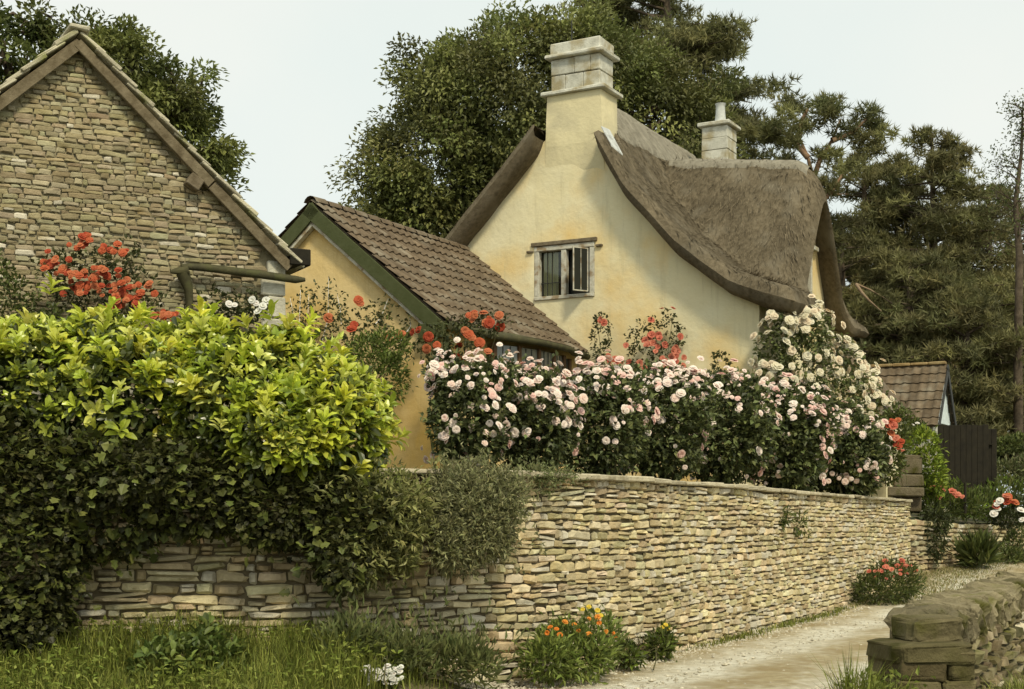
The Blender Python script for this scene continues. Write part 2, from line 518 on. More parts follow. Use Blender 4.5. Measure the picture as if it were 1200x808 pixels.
M['sky_sheen_glass'] = glass_mat('sky_sheen_glass', (.20, .205, .17), .15)  # whitish sky reflection of the bow panes put into the base colour

# ------------------------------------------------------------------ plan of the place
WALLP = [(-8.5, 11.8), (-5.36, 11.88), (-3.24, 11.95), (-1.95, 12.08), (-1.0, 12.32), (-.3, 12.76), (.38, 13.5),
         (1.02, 14.5), (1.75, 15.8), (2.776, 17.8), (4.292, 20.8), (5.52, 23.0), (7.41, 26.5)]
wall_path = Path(smooth_path(WALLP, 120), 1)
def ground_z(x, y):
    z = .075 * np.maximum(0, y - 21.5)
    # the verge under the hedge is banked up against the wall
    bank = np.clip((.2 - x) / 1.6, 0, 1) * np.clip(1 - np.abs(y - 12.0) / 2.6, 0, 1)
    z = z + .40 * bank * bank * (3 - 2 * bank)
    return z

def lane_left(y): return .31 + .53 * (y - 13.0)
# ---- the ground
ys = np.concatenate([[-60, -20], np.arange(-8, 34, .4), [36, 40, 48, 60, 90, 160, 400, 900]])
xs = np.concatenate([[-900, -300, -120, -60, -30], np.arange(-16, 22, .4), [24, 30, 45, 70, 150, 400, 900]])
X, Y = np.meshgrid(xs, ys, indexing='ij')
Z = ground_z(X, np.minimum(Y, 40))
Z = Z + .025 * np.vectorize(lambda a, b: nz(a * .8, b * .8))(np.clip(X, -30, 40), np.clip(Y, -30, 60))
mb = MB(); grid(mb, np.stack([X, Y, Z], -1))
g = mb.build('ground', M['ground'], smooth=True); tag(g, kind='structure')
# ---- lane
ys = np.concatenate([np.arange(-6, 10, .4), np.arange(10, 26, .07), np.arange(26, 34, .3)])
ts = np.linspace(0, 1, 60)
V = np.zeros((len(ys), len(ts), 3)); LC = np.ones((len(ys), len(ts), 3))
for i, y in enumerate(ys):
    a = lane_left(y) + .12 * nz(y * .9, 2.0) + .05 * nz(y * 3, 5.0)
    b = lane_left(y) + 3.7 + .1 * nz(y * .8, 9.0)
    for j, t in enumerate(ts):
        x = a + (b - a) * t
        rut = -.02 * (math.exp(-((t - .28) / .1) ** 2) + math.exp(-((t - .75) / .1) ** 2)) + .02 * math.sin(t * math.pi)
        tk = max(math.exp(-((t - .27 - .03 * nz(y * .5, 1.)) / .13) ** 2), math.exp(-((t - .76 - .03 * nz(y * .5, 4.)) / .13) ** 2))
        tk = min(1, max(0, tk + .30 * nz(x * 2.2, y * 1.1, 3.) + .35 * nz(x * 9, y * 7, 3.) + .3 * nz(x * 22, y * 14, 3.)))
        LC[i, j] = np.array([.78, .69, .50]) * (1 - tk) + np.array([1.30, 1.32, 1.32]) * tk
        V[i, j] = (x, y, ground_z(np.array(x), np.array(y)) + .034 + rut + .008 * nz(x * 3, y * 3))
mb = MB(); grid(mb, V, col=LC, flip=True)
tag(mb.build('lane', M['lane'], smooth=True), kind='structure')
# ---- raised garden behind the wall: front edge follows the wall
mb = MB()
WP2 = [(7.41, 26.5), (8.6, 28.1), (10.6, 30.8), (12.9, 33.6), (17, 38)]
wall2_path = Path(smooth_path(WP2, 50), 1)
ed = np.vstack([wall_path.p - wall_path.n * .25, wall2_path.p[2:] - wall2_path.n[2:] * .2])
rows = []
for t in [0, .4, 1, 2, 3.5, 6, 10, 16, 25, 45, 120, 500, 900]:
    d = np.array([-.55, .83])
    r = ed + d * t
    zz = np.full(len(r), 1.78) + np.clip(t - 8, 0, 20) * .012
    zz[-48:] -= .42 * max(0, 1 - t / 5)
    rows.append(np.concatenate([r, zz[:, None]], 1))
V = np.array(rows)
V = np.concatenate([V + 0], 0)
grid(mb, V)
tag(mb.build('garden_ground', M['soil'], smooth=True), kind='structure')

# ------------------------------------------------------------------ the cottage
A_ = np.array([.88, -.475, 0]); B_ = np.array([.475, .88, 0])
HO = np.array([1.21, 25.5, 0.])
def H(s, b, z):
    s, b, z = np.broadcast_arrays(np.asarray(s, float), np.asarray(b, float), np.asarray(z, float))
    return HO + s[..., None] * A_ + b[..., None] * B_ + z[..., None] * np.array([0, 0, 1.])
UP = np.array([0, 0, 1.])
SR, ZR = [0, .5, 1.01, 1.97, 2.9, 3.58, 4.08], [8.75, 8.0, 7.12, 6.05, 5.30, 5.03, 4.86]
SL, ZL = [0, .67, 2.37, 3.4, 4.0], [8.80, 8.26, 6.55, 5.52, 5.0]
LB = 5.35; BD = 2.6
def under_main(s):
    s = np.asarray(s, float)
    return np.where(s >= 0, np.interp(s, SR, ZR), np.interp(-s, SL, ZL))
def under(s, b):
    m = under_main(s)
    d = 7.62 + (3.4 - np.asarray(s)) * .13 - 1.3 * np.maximum(0, np.asarray(s) - 3.15) ** 2 - 1.9 * (np.sqrt((np.asarray(b) - BD) ** 2 + .10) - .3)
    k = .16
    h = np.maximum(k - np.abs(m - d), 0) / k
    return np.where(np.asarray(s) > .3, np.maximum(m, d) + h * h * k * .25, m)

cot = thing('thatched_cottage', 'yellow rendered cottage with brown thatched roof, stone chimneys and small gable window', 'cottage', H(0, 0, 1.8))

def wall_sheet(mb, fn, u0, u1, z0, topf, holes=(), du=.12, dz=.14, amp=.012, reveal=.18, rfn=None, flip=False):
    """upright wall sheet over (u,z) with real openings; fn(u,z,off)"""
    us = sorted(set(list(np.round(np.arange(u0, u1, du), 4)) + [u1] + [h[0] for h in holes] + [h[1] for h in holes]))
    us = [u for u in us if u0 - 1e-6 <= u <= u1 + 1e-6]
    zs_h = [h[2] for h in holes] + [h[3] for h in holes]
    zmax = max(float(topf(u)) for u in us)
    zs = sorted(set(list(np.round(np.arange(z0, zmax, dz), 4)) + zs_h + [zmax]))
    U, Zg = np.meshgrid(us, zs, indexing='ij')
    tops = np.array([float(topf(u)) for u in us])
    Zc = np.minimum(Zg, tops[:, None])
    off = np.vectorize(lambda a, b: amp * (nz(a * 1.1, b * 1.1, 1.7) + .5 * nz(a * 3.2, b * 3.2, 4.)))(U, Zc)
    for h in holes:
        near = (U >= h[0] - .01) & (U <= h[1] + .01) & (Zc >= h[2] - .01) & (Zc <= h[3] + .01)
        off[near] = 0
    V = fn(U.ravel(), Zc.ravel(), off.ravel()).reshape(U.shape + (3,))
    keep = np.ones((len(us) - 1, len(zs) - 1), bool)
    for i in range(len(us) - 1):
        for j in range(len(zs) - 1):
            uc = (us[i] + us[i + 1]) / 2; zc = (zs[j] + zs[j + 1]) / 2
            if zs[j] >= max(tops[i], tops[i + 1]) - 1e-6: keep[i, j] = False
            for h in holes:
                if h[0] < uc < h[1] and h[2] < zc < h[3]: keep[i, j] = False
    grid(mb, V, keep=keep, flip=flip)
    for h in holes:
        c = [(h[0], h[2]), (h[1], h[2]), (h[1], h[3]), (h[0], h[3])]
        for k in range(4):
            a, b = c[k], c[(k + 1) % 4]
            q = fn(np.array([a[0], b[0], b[0], a[0]]), np.array([a[1], b[1], b[1], a[1]]), np.array([0, 0, -reveal, -reveal]))
            mb.add(q, None, [[0, 1, 2, 3]])

mb = MB()
GW = (-.915, .30, 5.44, 6.42)
gfn = lambda u, z, off: H(u, -np.asarray(off), z)
wall_sheet(mb, gfn, -3.35, 3.35, 1.6, lambda u: float(under_main(u)) + .1, [GW], amp=.02)
FW = (2.15, 3.05, 5.65, 6.45)
ffn = lambda u, z, off: H(3.35 + np.asarray(off), u, z)
wall_sheet(mb, ffn, 0, LB, 1.6, lambda u: float(under(3.35, u)) + .12, [FW], amp=.015)
wall_sheet(mb, lambda u, z, off: H(-3.35 - np.asarray(off), u, z), 0, LB, 1.6, lambda u: 5.65, amp=.015)
wall_sheet(mb, lambda u, z, off: H(u, LB + np.asarray(off), z), -3.35, 3.35, 1.6, lambda u: float(under_main(u)) + .1, amp=.015)
mb.build('wall', M['render_pale'], cot, smooth=True)

# thatch: one thick rolled sheet
nb_, ns_ = 110, 130
bb = np.linspace(-.42, LB + .12, nb_)
uu = np.linspace(-1, 1, ns_)
top = np.zeros((ns_, nb_, 3)); bot = np.zeros((ns_, nb_, 3)); TC = np.ones((ns_, nb_, 3)); KEEP = np.ones((ns_, nb_), bool)
def smax(b):
    e = np.clip((1.42 - abs(b - BD)) / .25, 0, 1); e = e * e * (3 - 2 * e)
    return 4.08 - .33 * e - .26 * np.clip((b - 3.9) / .5, 0, 1)
for j, b in enumerate(bb):
    sm = smax(b)
    for i, u in enumerate(uu):
        s = u * (sm if u > 0 else 4.0)
        dm = min(b - bb[0], bb[-1] - b, (sm - s) if u > 0 else (s + 4.0))
        dhole = max(max(-.70 - s, s - .50), b - .60)
        KEEP[i, j] = dhole > -.03
        if b < .45: dm = min(dm, max(0, dhole) * 1.5)
        rf = max(0, 1 - (1 - min(dm / .28, 1)) ** 2.4) ** .5
        th = .47 - .16 * float(np.clip((b - 3.6) / .8, 0, 1)) + .03 * nz(s * 1.2, b * 1.2, 6.)
        z = float(under(s, b)) + .2
        # sagging, hand-laid surface
        z += .045 * nz(s * .7, b * .7, 2.) + .02 * nz(s * 3, b * 3, 9.)
        top[i, j] = H(s, b, z + th / 2 * rf)
        bot[i, j] = H(s, b, z - th / 2 * rf)
        TC[i, j] = 1 + .30 * nz(s * 1.6, b * 3, 1.) + .18 * nz(s * 6, b * 9, 5.)
mb = MB()
kq = KEEP[:-1, :-1] & KEEP[1:, :-1] & KEEP[:-1, 1:] & KEEP[1:, 1:]
grid(mb, top, col=TC, flip=True, keep=kq); grid(mb, bot, col=TC, keep=kq)
# loose straw ends lying down the slope
ns2 = 17000
fi = rng.uniform(1, ns_ - 2.001, ns2); fj = rng.uniform(1, nb_ - 2.001, ns2)
ok = kq[fi.astype(int), fj.astype(int)]; fi = fi[ok]; fj = fj[ok]; ns2 = len(fi)
i0 = fi.astype(int); j0 = fj.astype(int); a = (fi - i0)[:, None]; b = (fj - j0)[:, None]
pp = top[i0, j0] * (1 - a) * (1 - b) + top[i0 + 1, j0] * a * (1 - b) + top[i0, j0 + 1] * (1 - a) * b + top[i0 + 1, j0 + 1] * a * b
dn = unit(top[np.minimum(i0 + 1, ns_ - 1), j0] - top[i0, j0]); sgn = np.where(fi > ns_ / 2, 1, -1)[:, None]
d1 = dn * sgn
db = unit(top[i0, j0 + 1] - top[i0, j0])
nn = unit(np.cross(dn, db)); nn = nn * np.sign(nn[:, 2:3] + 1e-6)
# follow the steepest descent so straw on the dormer slopes runs down the dormer
dd = -UP + nn * nn[:, 2:3]
dd = unit(dd + rng.normal(size=dd.shape) * .16)
Ls = rng.uniform(.08, .22, ns2)
sw = np.cross(dd, nn) * rng.uniform(.006, .014, ns2)[:, None]
v0 = pp - sw + nn * .004; v1 = pp + sw + nn * .004; v2 = pp + dd * Ls[:, None] + nn * rng.uniform(.008, .04, ns2)[:, None]
V = np.stack([v0, v1, v2], 1).reshape(-1, 3)
mb.add(V, np.arange(ns2 * 3).reshape(-1, 3), None, np.repeat(rng.uniform(.75, 1.45, (ns2, 1)) * np.array([[1, 1, 1.]]), 3, 0))
th = mb.build('thatch', M['thatch'], cot, smooth=True)

# ridge cap of paler sedge with a cut scalloped edge
mb = MB()
def ridge_strip(fs, n, half, flip=False):
    k = 17
    V = np.zeros((n, k, 3)); C = np.ones((n, k, 3))
    for i in range(n):
        t = i / (n - 1)
        for j in range(k):
            w = (j / (k - 1) - .5) * 2
            sc = 1 + .10 * abs(math.sin(t * n * .20))
            V[i, j] = fs(t, w * half * sc, .055 if abs(w) < .99 else -.02)
            C[i, j] = 1 + .25 * nz(i * .35, j * .5, 3.)
    grid(mb, V, col=C, flip=flip)
def f_main(t, w, lift):
    b = .62 + t * (LB + .35 - .62)
    return H(w, b, float(under(w, b)) + .2 + .235 + lift + .045 * nz(w * .7, b * .7, 2.) + .015 * nz(w * 6, b * 6, 1.))
def f_dor(t, w, lift):
    s = .75 + t * (3.46 - .75)
    b = BD + w
    r = 0
    return H(s, b, float(under(s, b)) + .2 + .225 + lift + r + .015 * nz(s * 6, b * 6, 1.))
ridge_strip(f_main, 60, .50, True)
ridge_strip(f_dor, 50, .24)
mb.build('thatch_ridge', M['ridge_thatch'], cot, smooth=True)

# main chimney: rendered shoulder, dressed stone stack, two projecting slabs
def slab_box(mb, s0, s1, b0, b1, z0, z1, ch=.012, col=ONE, jit=0.0):
    chamfer_box(mb, H((s0 + s1) / 2, (b0 + b1) / 2, (z0 + z1) / 2), A_, B_, UP, (s1 - s0) / 2, (b1 - b0) / 2, (z1 - z0) / 2, ch, col, jit)
mb = MB()
n = 9
zs = np.linspace(7.3, 9.12, n)
prof = []
for z in zs:
    t = (z - 7.3) / 1.82
    w0, w1 = -.70 + .06 * t, .50 - .07 * t
    fb = .05 - .075 * min(1, t * 2.2)
    ring = [(w0, fb), (w1, fb), (w1, .66), (w0, .66)]
    pts = []
    for k in range(4):
        a, b = ring[k], ring[(k + 1) % 4]
        for u in np.linspace(0, 1, 6, endpoint=False):
            s_, b_ = a[0] + (b[0] - a[0]) * u, a[1] + (b[1] - a[1]) * u
            e = .012 * nz(s_ * 4, b_ * 4, z * 3)
            pts.append(H(s_ + e, b_ - abs(e) * .5, z))
    prof.append(pts + [pts[0]])
grid(mb, np.array(prof), flip=True)
ch = mb.build('chimney', M['render_weathered'], cot, smooth=False)
mb = MB()
for r, z0 in enumerate(np.linspace(9.20, 9.50, 2)):
    for k, (s0, s1) in enumerate([(-.58, -.30), (-.295, .06), (.065, .385)] if r == 0 else [(-.58, -.12), (-.115, .20), (.205, .385)]):
        slab_box(mb, s0, s1, .02, .61, z0, z0 + .285, .012, np.array([1, 1, 1.]) * rng.uniform(.85, 1.1), .004)
mb.build('stack', M['ashlar'], ch)
mb = MB(); slab_box(mb, -.74, .53, -.10, .75, 9.122, 9.195, .02, ONE, .006); mb.build('band', M['ashlar'], ch)
mb = MB(); slab_box(mb, -.68, .48, -.07, .71, 9.79, 9.87, .02, ONE, .006)
slab_box(mb, -.60, .40, .0, .63, 9.872, 10.08, .02, ONE, .008); mb.build('cap', M['ashlar'], ch)
mb = MB(); tube(mb, [H(-.3, .3, 10.0), H(-.3, .3, 10.55)], .011, 6); mb.build('aerial', M['iron'], ch)

# far chimney with its pale pot
mb = MB()
slab_box(mb, .52, 1.10, 4.7, 5.3, 7.9, 8.8, .02)
ch2 = mb.build('chimney', M['ashlar'], cot)
mb = MB()
for k, z0 in enumerate([8.803, 9.05, 9.297]): slab_box(mb, .53 + .004 * k, 1.09, 4.71, 5.29, z0, z0 + .243, .012, ONE * 1, .004)
mb.build('stack', M['ashlar'], ch2)
mb = MB(); slab_box(mb, .46, 1.16, 4.63, 5.37, 9.545, 9.62, .015, ONE, .005); mb.build('cap', M['ashlar'], ch2)
mb = MB(); slab_box(mb, .5, 1.12, 4.68, 5.32, 8.76, 8.82, .01); mb.build('band', M['ashlar'], ch2)
mb = MB()
pc = H(.84, 5.0, 9.62)
tube(mb, [pc, pc + UP * .05, pc + UP * .24, pc + UP * .40, pc + UP * .44], [.13, .12, .10, .095, .115], 12); mb.build('chimney_pot', M['lead'], ch2, smooth=True)

# white lead dressed over the thatch beside the stack
mb = MB()
q = []
for s_, b_, dz in [(.53, -.22, .02), (.74, -.26, .02), (.80, .10, .03), (.54, .12, .05)]:
    q.append(H(s_, b_, float(under(s_, b_)) + .40 + dz))
q = np.array(q); q2 = q + UP * .03
mb.add(np.vstack([q, q2]), None, [[3, 2, 1, 0], [4, 5, 6, 7], [0, 1, 5, 4], [1, 2, 6, 5], [2, 3, 7, 6], [3, 0, 4, 7]])
mb.build('flashing', M['lead'], cot, normals=True)

# gable window
def bar(mb, fn_, u0, u1, z0, z1, o0, o1, ax, nx, ch=.008, col=ONE):
    """a bar on a wall plane: fn_(u,z) point on the plane, nx outward"""
    c = fn_((u0 + u1) / 2, (z0 + z1) / 2) + nx * (o0 + o1) / 2
    chamfer_box(mb, c, ax, nx, UP, (u1 - u0) / 2, (o1 - o0) / 2, (z1 - z0) / 2, ch, col)
gp = lambda u, z: H(u, 0, z); NB = -B_
def gbar(mb, *a, **k): bar(mb, gp, *a, A_, NB, **k)
mb = MB()
u0, u1, z0, z1 = GW
gbar(mb, u0 + .003, u0 + .10, z0 + .07, z1 - .09, -.12, .012)
gbar(mb, u1 - .10, u1 - .003, z0 + .07, z1 - .09, -.12, .012)
gbar(mb, u0 + .003, u1 - .003, z0 + .003, z0 + .068, -.12, .03)
gbar(mb, u0 + .003, u1 - .003, z1 - .088, z1 - .003, -.12, .02)
gw = mb.build('window', M['white_paint'], cot)
um = (u0 + u1) / 2 - .01
mb = MB(); gbar(mb, um - .05, um + .05, z0 + .07, z1 - .09, -.12, .008); mb.build('mullion', M['white_paint'], gw)
mb = MB(); gbar(mb, u0 - .05, u1 + .05, z1 + .004, z1 + .075, -.1, .045)
mb.build('lintel', M['old_wood'], gw)
mb = MB()
for ua in (u0 - .14, u1 + .03):
    mb = MB(); gbar(mb, ua, ua + .13, z1 - .10, z1 - .06, -.05, .05); mb.build('drip_stone', M['old_wood'], gw)
mb = MB(); gbar(mb, u0 + .10, um - .05, z0 + .07, z1 - .09, -.105, -.098); mb.build('pane', M['clear_glass'], gw)
mb = MB()
for uu_ in np.linspace(u0 + .13, um - .08, 5): gbar(mb, uu_ - .006, uu_ + .006, z0 + .07, z0 + .32 if abs(uu_ - u0 - .3) > .12 else z1 - .09, -.096, -.082, ch=.002)
gbar(mb, u0 + .102, um - .052, z0 + .31, z0 + .325, -.080, -.068, ch=.002)
mb.build('leading', M['iron'], gw)
mb = MB()
k = 24
V = np.zeros((k, 2, 3))
for i in range(k):
    t = i / (k - 1)
    for j, z in enumerate((z0 + .07, z1 - .09)):
        V[i, j] = H(u0 + .12 + t * .30, .15 + .022 * math.sin(t * 22), z)
grid(mb, V)
mb.build('curtain', M['curtain'], gw, smooth=True)
# dark sheet paints the unlit room behind the open right-hand light; casement swung outward
mb = MB(); gbar(mb, um + .05, u1 - .10, z0 + .07, z1 - .09, -.175, -.168); mb.build('pane', M['glass'], gw)  # no glazing here, only a dark backing for the room's shade
mb = MB()
hp = H(u1 - .12, -.02, 0); dv = unit(-A_ * .52 - B_ * .85)
cz0, cz1 = z0 + .09, z1 - .11
nn_ = np.array([dv[1], -dv[0], 0])
for (a0, a1, b0, b1) in [(0, .022, cz0, cz1), (.30, .322, cz0, cz1), (.023, .299, cz0, cz0 + .02), (.023, .299, cz1 - .02, cz1), (.15, .162, cz0 + .021, cz1 - .021)]:
    chamfer_box(mb, hp + dv * (a0 + a1) / 2 + UP * (b0 + b1) / 2, dv, nn_, UP, (a1 - a0) / 2, .01, (b1 - b0) / 2, .002)
cs = mb.build('casement', M['white_paint'], gw)
mb = MB(); chamfer_box(mb, hp + dv * .161 + UP * (cz0 + cz1) / 2, dv, nn_, UP, .137, .003, (cz1 - cz0) / 2 - .022, .001); mb.build('pane', M['glass'], cs)

# dormer window under the thatched front gable
fp = lambda u, z: H(3.35, u, z)
mb = MB(); a0, a1, b0, b1 = FW
for r in [(a0 + .003, a0 + .07, b0 + .06, b1 - .06), (a1 - .07, a1 - .003, b0 + .06, b1 - .06), (a0 + .003, a1 - .003, b0 + .003, b0 + .058), (a0 + .003, a1 - .003, b1 - .058, b1 - .003), ((a0 + a1) / 2 - .03, (a0 + a1) / 2 + .03, b0 + .06, b1 - .06)]:
    bar(mb, fp, r[0], r[1], r[2], r[3], -.12, .015, B_, A_)
dw = mb.build('window', M['white_paint'], cot)
mb = MB(); bar(mb, fp, a0, a1, b0 + .01, b1 - .01, -.11, -.10, B_, A_); mb.build('pane', M['glass'], dw)
mb = MB(); bar(mb, fp, a0 - .12, a1 + .12, b1 + .02, b1 + .10, -.08, .10, B_, A_); mb.build('lintel', M['ashlar'], dw)

# porch at the far end of the front, steep tiled lean-to
mb = MB()
PW = (3.36, 4.55)
ptop = lambda u: 4.95 - (u - 3.36) * 1.25
wall_sheet(mb, lambda u, z, off: H(u, 4.2 - np.asarray(off), z), 3.36, 4.45, 1.6, lambda u: ptop(u) - .02, [(4.0, 4.3, 2.6, 3.35)], amp=.01)
wall_sheet(mb, lambda u, z, off: H(4.45 + np.asarray(off), u, z), 4.2, 5.6, 1.6, lambda u: ptop(4.45) - .02, amp=.01)
po = mb.build('porch', M['render_pale'], cot, smooth=True)
mb = MB()
c = H(3.98, 4.88, ptop(3.98) + .05); dr = unit(A_ - 1.25 * UP); nr = unit(A_ * 1.25 + UP)
chamfer_box(mb, c, dr, B_, nr, 1.0, .85, .04, .01)
mb.build('roof', M['tile'], po)
mb = MB(); chamfer_box(mb, H(3.98, 4.01, ptop(3.98) - .06), dr, B_, nr, 1.0, .015, .07, .005); mb.build('bargeboard', M['iron'], po)
mb = MB(); slab_box(mb, 4.0, 4.3, 4.3, 4.31, 2.6, 3.35, .002); mb.build('pane', M['glass'], po)

# ------------------------------------------------------------------ ochre extension with tiled roof
ext = thing('tiled_extension', 'ochre yellow side extension with brown tiled roof and dark green bargeboards, built against the cottage', 'extension', H(-2.3, -2.4, 1.8))
ER, EZ, ESL, EB0, EB1 = -2.35, 6.50, .83, -4.82, -.02
SW = -.03; SWL = -4.65
etop = lambda u: EZ - ESL * abs(u - ER) - .09
mb = MB()
wall_sheet(mb, lambda u, z, off: H(u, EB0 + .12 - np.asarray(off), z), SWL, SW, 1.6, etop, amp=.012)
BW = (-3.35, -.55, 3.2, 4.22)
wall_sheet(mb, lambda u, z, off: H(SW + np.asarray(off), u, z), EB0 + .12, EB1, 1.6, lambda u: 4.45, [BW], amp=.01)
wall_sheet(mb, lambda u, z, off: H(SWL - np.asarray(off), u, z), EB0 + .12, EB1, 1.6, lambda u: 4.45, amp=.01)
mb.build('wall', M['render_ochre'], ext, smooth=True)
mb = MB()
def tiles(mb, P0, along, down, nrm, wid, length, tile_w=.20, course=.30, step=.032, wave=.03, cols=None, sag=.02):
    nw = int(wid / tile_w * 8); ncs = int(math.ceil(length / course))
    al = np.linspace(0, wid, nw + 1)
    for k in range(ncs):
        d0 = k * course; d1 = min(length, d0 + course + .03)
        sh = 0.0
        ph = ((al + sh) / tile_w) % 1.0
        w = wave * np.where(ph < .62, np.sin(ph / .62 * np.pi), -.25 * np.sin((ph - .62) / .38 * np.pi))
        tid = np.floor((al + sh) / tile_w).astype(int)
        cc = np.array([[1 + .42 * nz(t * 3.7, k * 5.1, 8.)] * 3 for t in tid])
        jt = np.array([.022 * nz(t * 7.1, k * 2.3, 1.) for t in tid])
        rows = []
        sg = np.array([-sag * math.sin(a / wid * math.pi) * math.sin(min(1, d0 / length) * math.pi) for a in al])
        for dd_, lift in ((d0, .0), (d1, step)):
            rows.append(P0 + al[:, None] * along + (dd_ + jt[:, None]) * down + (w + lift + sg)[:, None] * nrm)
        rows.append(P0 + al[:, None] * along + (d1 + jt[:, None]) * down + (w - .02 + sg)[:, None] * nrm)
        grid(mb, np.array(rows), col=np.stack([cc, cc, cc * .9]))
dR = unit(A_ - ESL * UP); nR = unit(A_ * ESL + UP)
dL = unit(-A_ - ESL * UP); nL = unit(-A_ * ESL + UP)
rl = math.hypot(1, ESL)
tiles(mb, H(ER, EB0 - .03, EZ), B_, dR, nR, EB1 - EB0 + .05, (.14 - ER) * rl)
tiles(mb, H(ER, EB0 - .03, EZ), B_, dL, nL, EB1 - EB0 + .05, (ER - SWL + .15) * rl)
# under-boarding
for dd_, nn_, ln in ((dR, nR, (.10 - ER) * rl), (dL, nL, (ER - SWL + .1) * rl)):
    chamfer_box(mb, H(ER, (EB0 + EB1) / 2 + .02, EZ) + dd_ * ln / 2 - nn_ * .055, dd_, B_, nn_, ln / 2 - .01, (EB1 - EB0) / 2 - .04, .02, .004)
rf = mb.build('roof', M['tile'], ext)
mb = MB()
k = 13
for i in range(k):
    b0 = EB0 - .05 + i * (EB1 - EB0 + .05) / k
    a_ = np.linspace(-1.25, 1.25, 7)
    V = np.array([[H(ER + .13 * math.sin(t), bq, EZ - .085 + .15 * math.cos(t) + dz_) for t in a_] for bq, dz_ in ((b0, 0), (b0 + .33, .012))])
    grid(mb, V, col=ONE * 1, flip=True)
mb.build('ridge_tile', M['tile'], rf, smooth=True)
mb = MB()
for dd_, nn_, ln in ((dR, nR, (.12 - ER) * rl), (dL, nL, (ER - SWL + .1) * rl)):
    chamfer_box(mb, H(ER, EB0 - .02, EZ) + dd_ * (ln / 2 + .005) - nn_ * .15, dd_, B_, nn_, ln / 2, .018, .105, .004)
mb.build('bargeboard', M['green_paint'], ext)
mb = MB()
for dd_, nn_, ln in ((dR, nR, (.12 - ER) * rl), (dL, nL, (ER - SWL + .1) * rl)):
    chamfer_box(mb, H(ER, EB0 + .05, EZ) + dd_ * (ln / 2 + .005) - nn_ * .285, dd_, B_, nn_, ln / 2, .05, .028, .004)
mb.build('verge_board', M['white_paint'], ext)
# boxed eave end, gutter, down-pipe
mb = MB()
slab_box(mb, -.34, .10, EB0 - .06, EB0 + .02, 4.20, 4.42, .006)
mb.build('eave_end', M['green_paint'], ext)
mb = MB()
bv = np.linspace(EB0 - .02, EB1 - .05, 30)
def bow(b): return .30 * math.exp(-((b + 2.0) / 1.1) ** 4)
pts = [H(.20 + bow(b), b, 4.36 - .05 * bow(b)) for b in bv]
tube(mb, pts, .055, 8)
mb.build('gutter', M['gutter'], ext, smooth=True)
mb = MB()
V = np.array([[H(.06, b, 4.50), H(.22 + bow(b), b, 4.40)] for b in bv])
grid(mb, V, flip=False); grid(mb, V - UP * .05)
mb.build('eave_flashing', M['gutter'], rf, smooth=True)
mb = MB(); tube(mb, [H(.045, EB0 + .10, 4.3), H(.045, EB0 + .10, 1.7)], .045, 9); mb.build('downpipe', M['green_paint'], ext, smooth=True)
# bow window
mb = MB()
nl = 5
edges = [( -3.3 + i * 2.7 / nl) for i in range(nl + 1)]
def bwp(b): return .06 + .26 * (1 - ((b + 1.95) / 1.4) ** 2)
for b in edges:
    slab_box(mb, bwp(b) - .04, bwp(b) + .04, b - .045, b + .045, 3.1, 4.28, .006)
bwn = mb.build('bow_window', M['brown_wood'], ext)
mbp = MB(); mbl = MB()
for i in range(nl):
    a, b = edges[i] + .046, edges[i + 1] - .046
    pa, pb_ = H(bwp(edges[i]), a, 0), H(bwp(edges[i + 1]), b, 0)
    d_ = unit(pb_ - pa); n_ = np.array([d_[1], -d_[0], 0]); ln = np.linalg.norm(pb_ - pa)
    chamfer_box(mbp, (pa + pb_) / 2 + UP * 3.69, d_, n_, UP, ln / 2, .006, .57, .002)
    for q in (.33, .67): chamfer_box(mbl, pa + d_ * ln * q + UP * 3.69 + n_ * .012, d_, n_, UP, .005, .005, .56, .001)
    for zq in (3.4, 3.7, 4.0): chamfer_box(mbl, (pa + pb_) / 2 + UP * zq + n_ * .016, d_, n_, UP, ln / 2 - .01, .004, .005, .001)
mbp.build('pane', M['sky_sheen_glass'], bwn); mbl.build('leading', M['iron'], bwn)

# ------------------------------------------------------------------ stone barn on the left
BA = P(90, 600, 16.2); BC_ = P(333, 600, 17.35)
ba = unit((BC_ - BA) * np.array([1, 1, 0])); bbk = np.array([-ba[1], ba[0], 0])
hw_b = np.linalg.norm((BC_ - BA)[:2])
def BN(s, b, z):
    s, b, z = np.broadcast_arrays(np.asarray(s, float), np.asarray(b, float), np.asarray(z, float))
    return np.array([BA[0], BA[1], 0]) + s[..., None] * ba + b[..., None] * bbk + z[..., None] * UP
barn = thing('stone_barn', 'old limestone barn gable with weathered stone slate verge, left of the cottage', 'barn', BN(0, 0, 1.8))
BZ, BE = 7.02, 4.72
bs = (BZ - BE) / hw_b
btop = lambda u: BZ - bs * abs(u) - .10
mb = MB()
wall_sheet(mb, lambda u, z, off: BN(u, .05 - np.asarray(off), z), -hw_b, hw_b, 1.6, btop, du=.2, dz=.2, amp=.015)
wall_sheet(mb, lambda u, z, off: BN(hw_b - .05 + np.asarray(off), u, z), .05, 5, 1.6, lambda u: 4.6, du=.3, dz=.3)
wall_sheet(mb, lambda u, z, off: BN(-hw_b + .05 - np.asarray(off), u, z), .05, 5, 1.6, lambda u: 4.6, du=.3, dz=.3)
wall_sheet(mb, lambda u, z, off: BN(u, 5 + np.asarray(off), z), -hw_b, hw_b, 1.6, btop, du=.3, dz=.3)
bw = mb.build('wall', M['mortar'], barn, smooth=True)
PALB = [(.33, .28, .165), (.36, .31, .19), (.30, .25, .15), (.385, .34, .225), (.28, .235, .14), (.345, .30, .195)]
mb = MB()
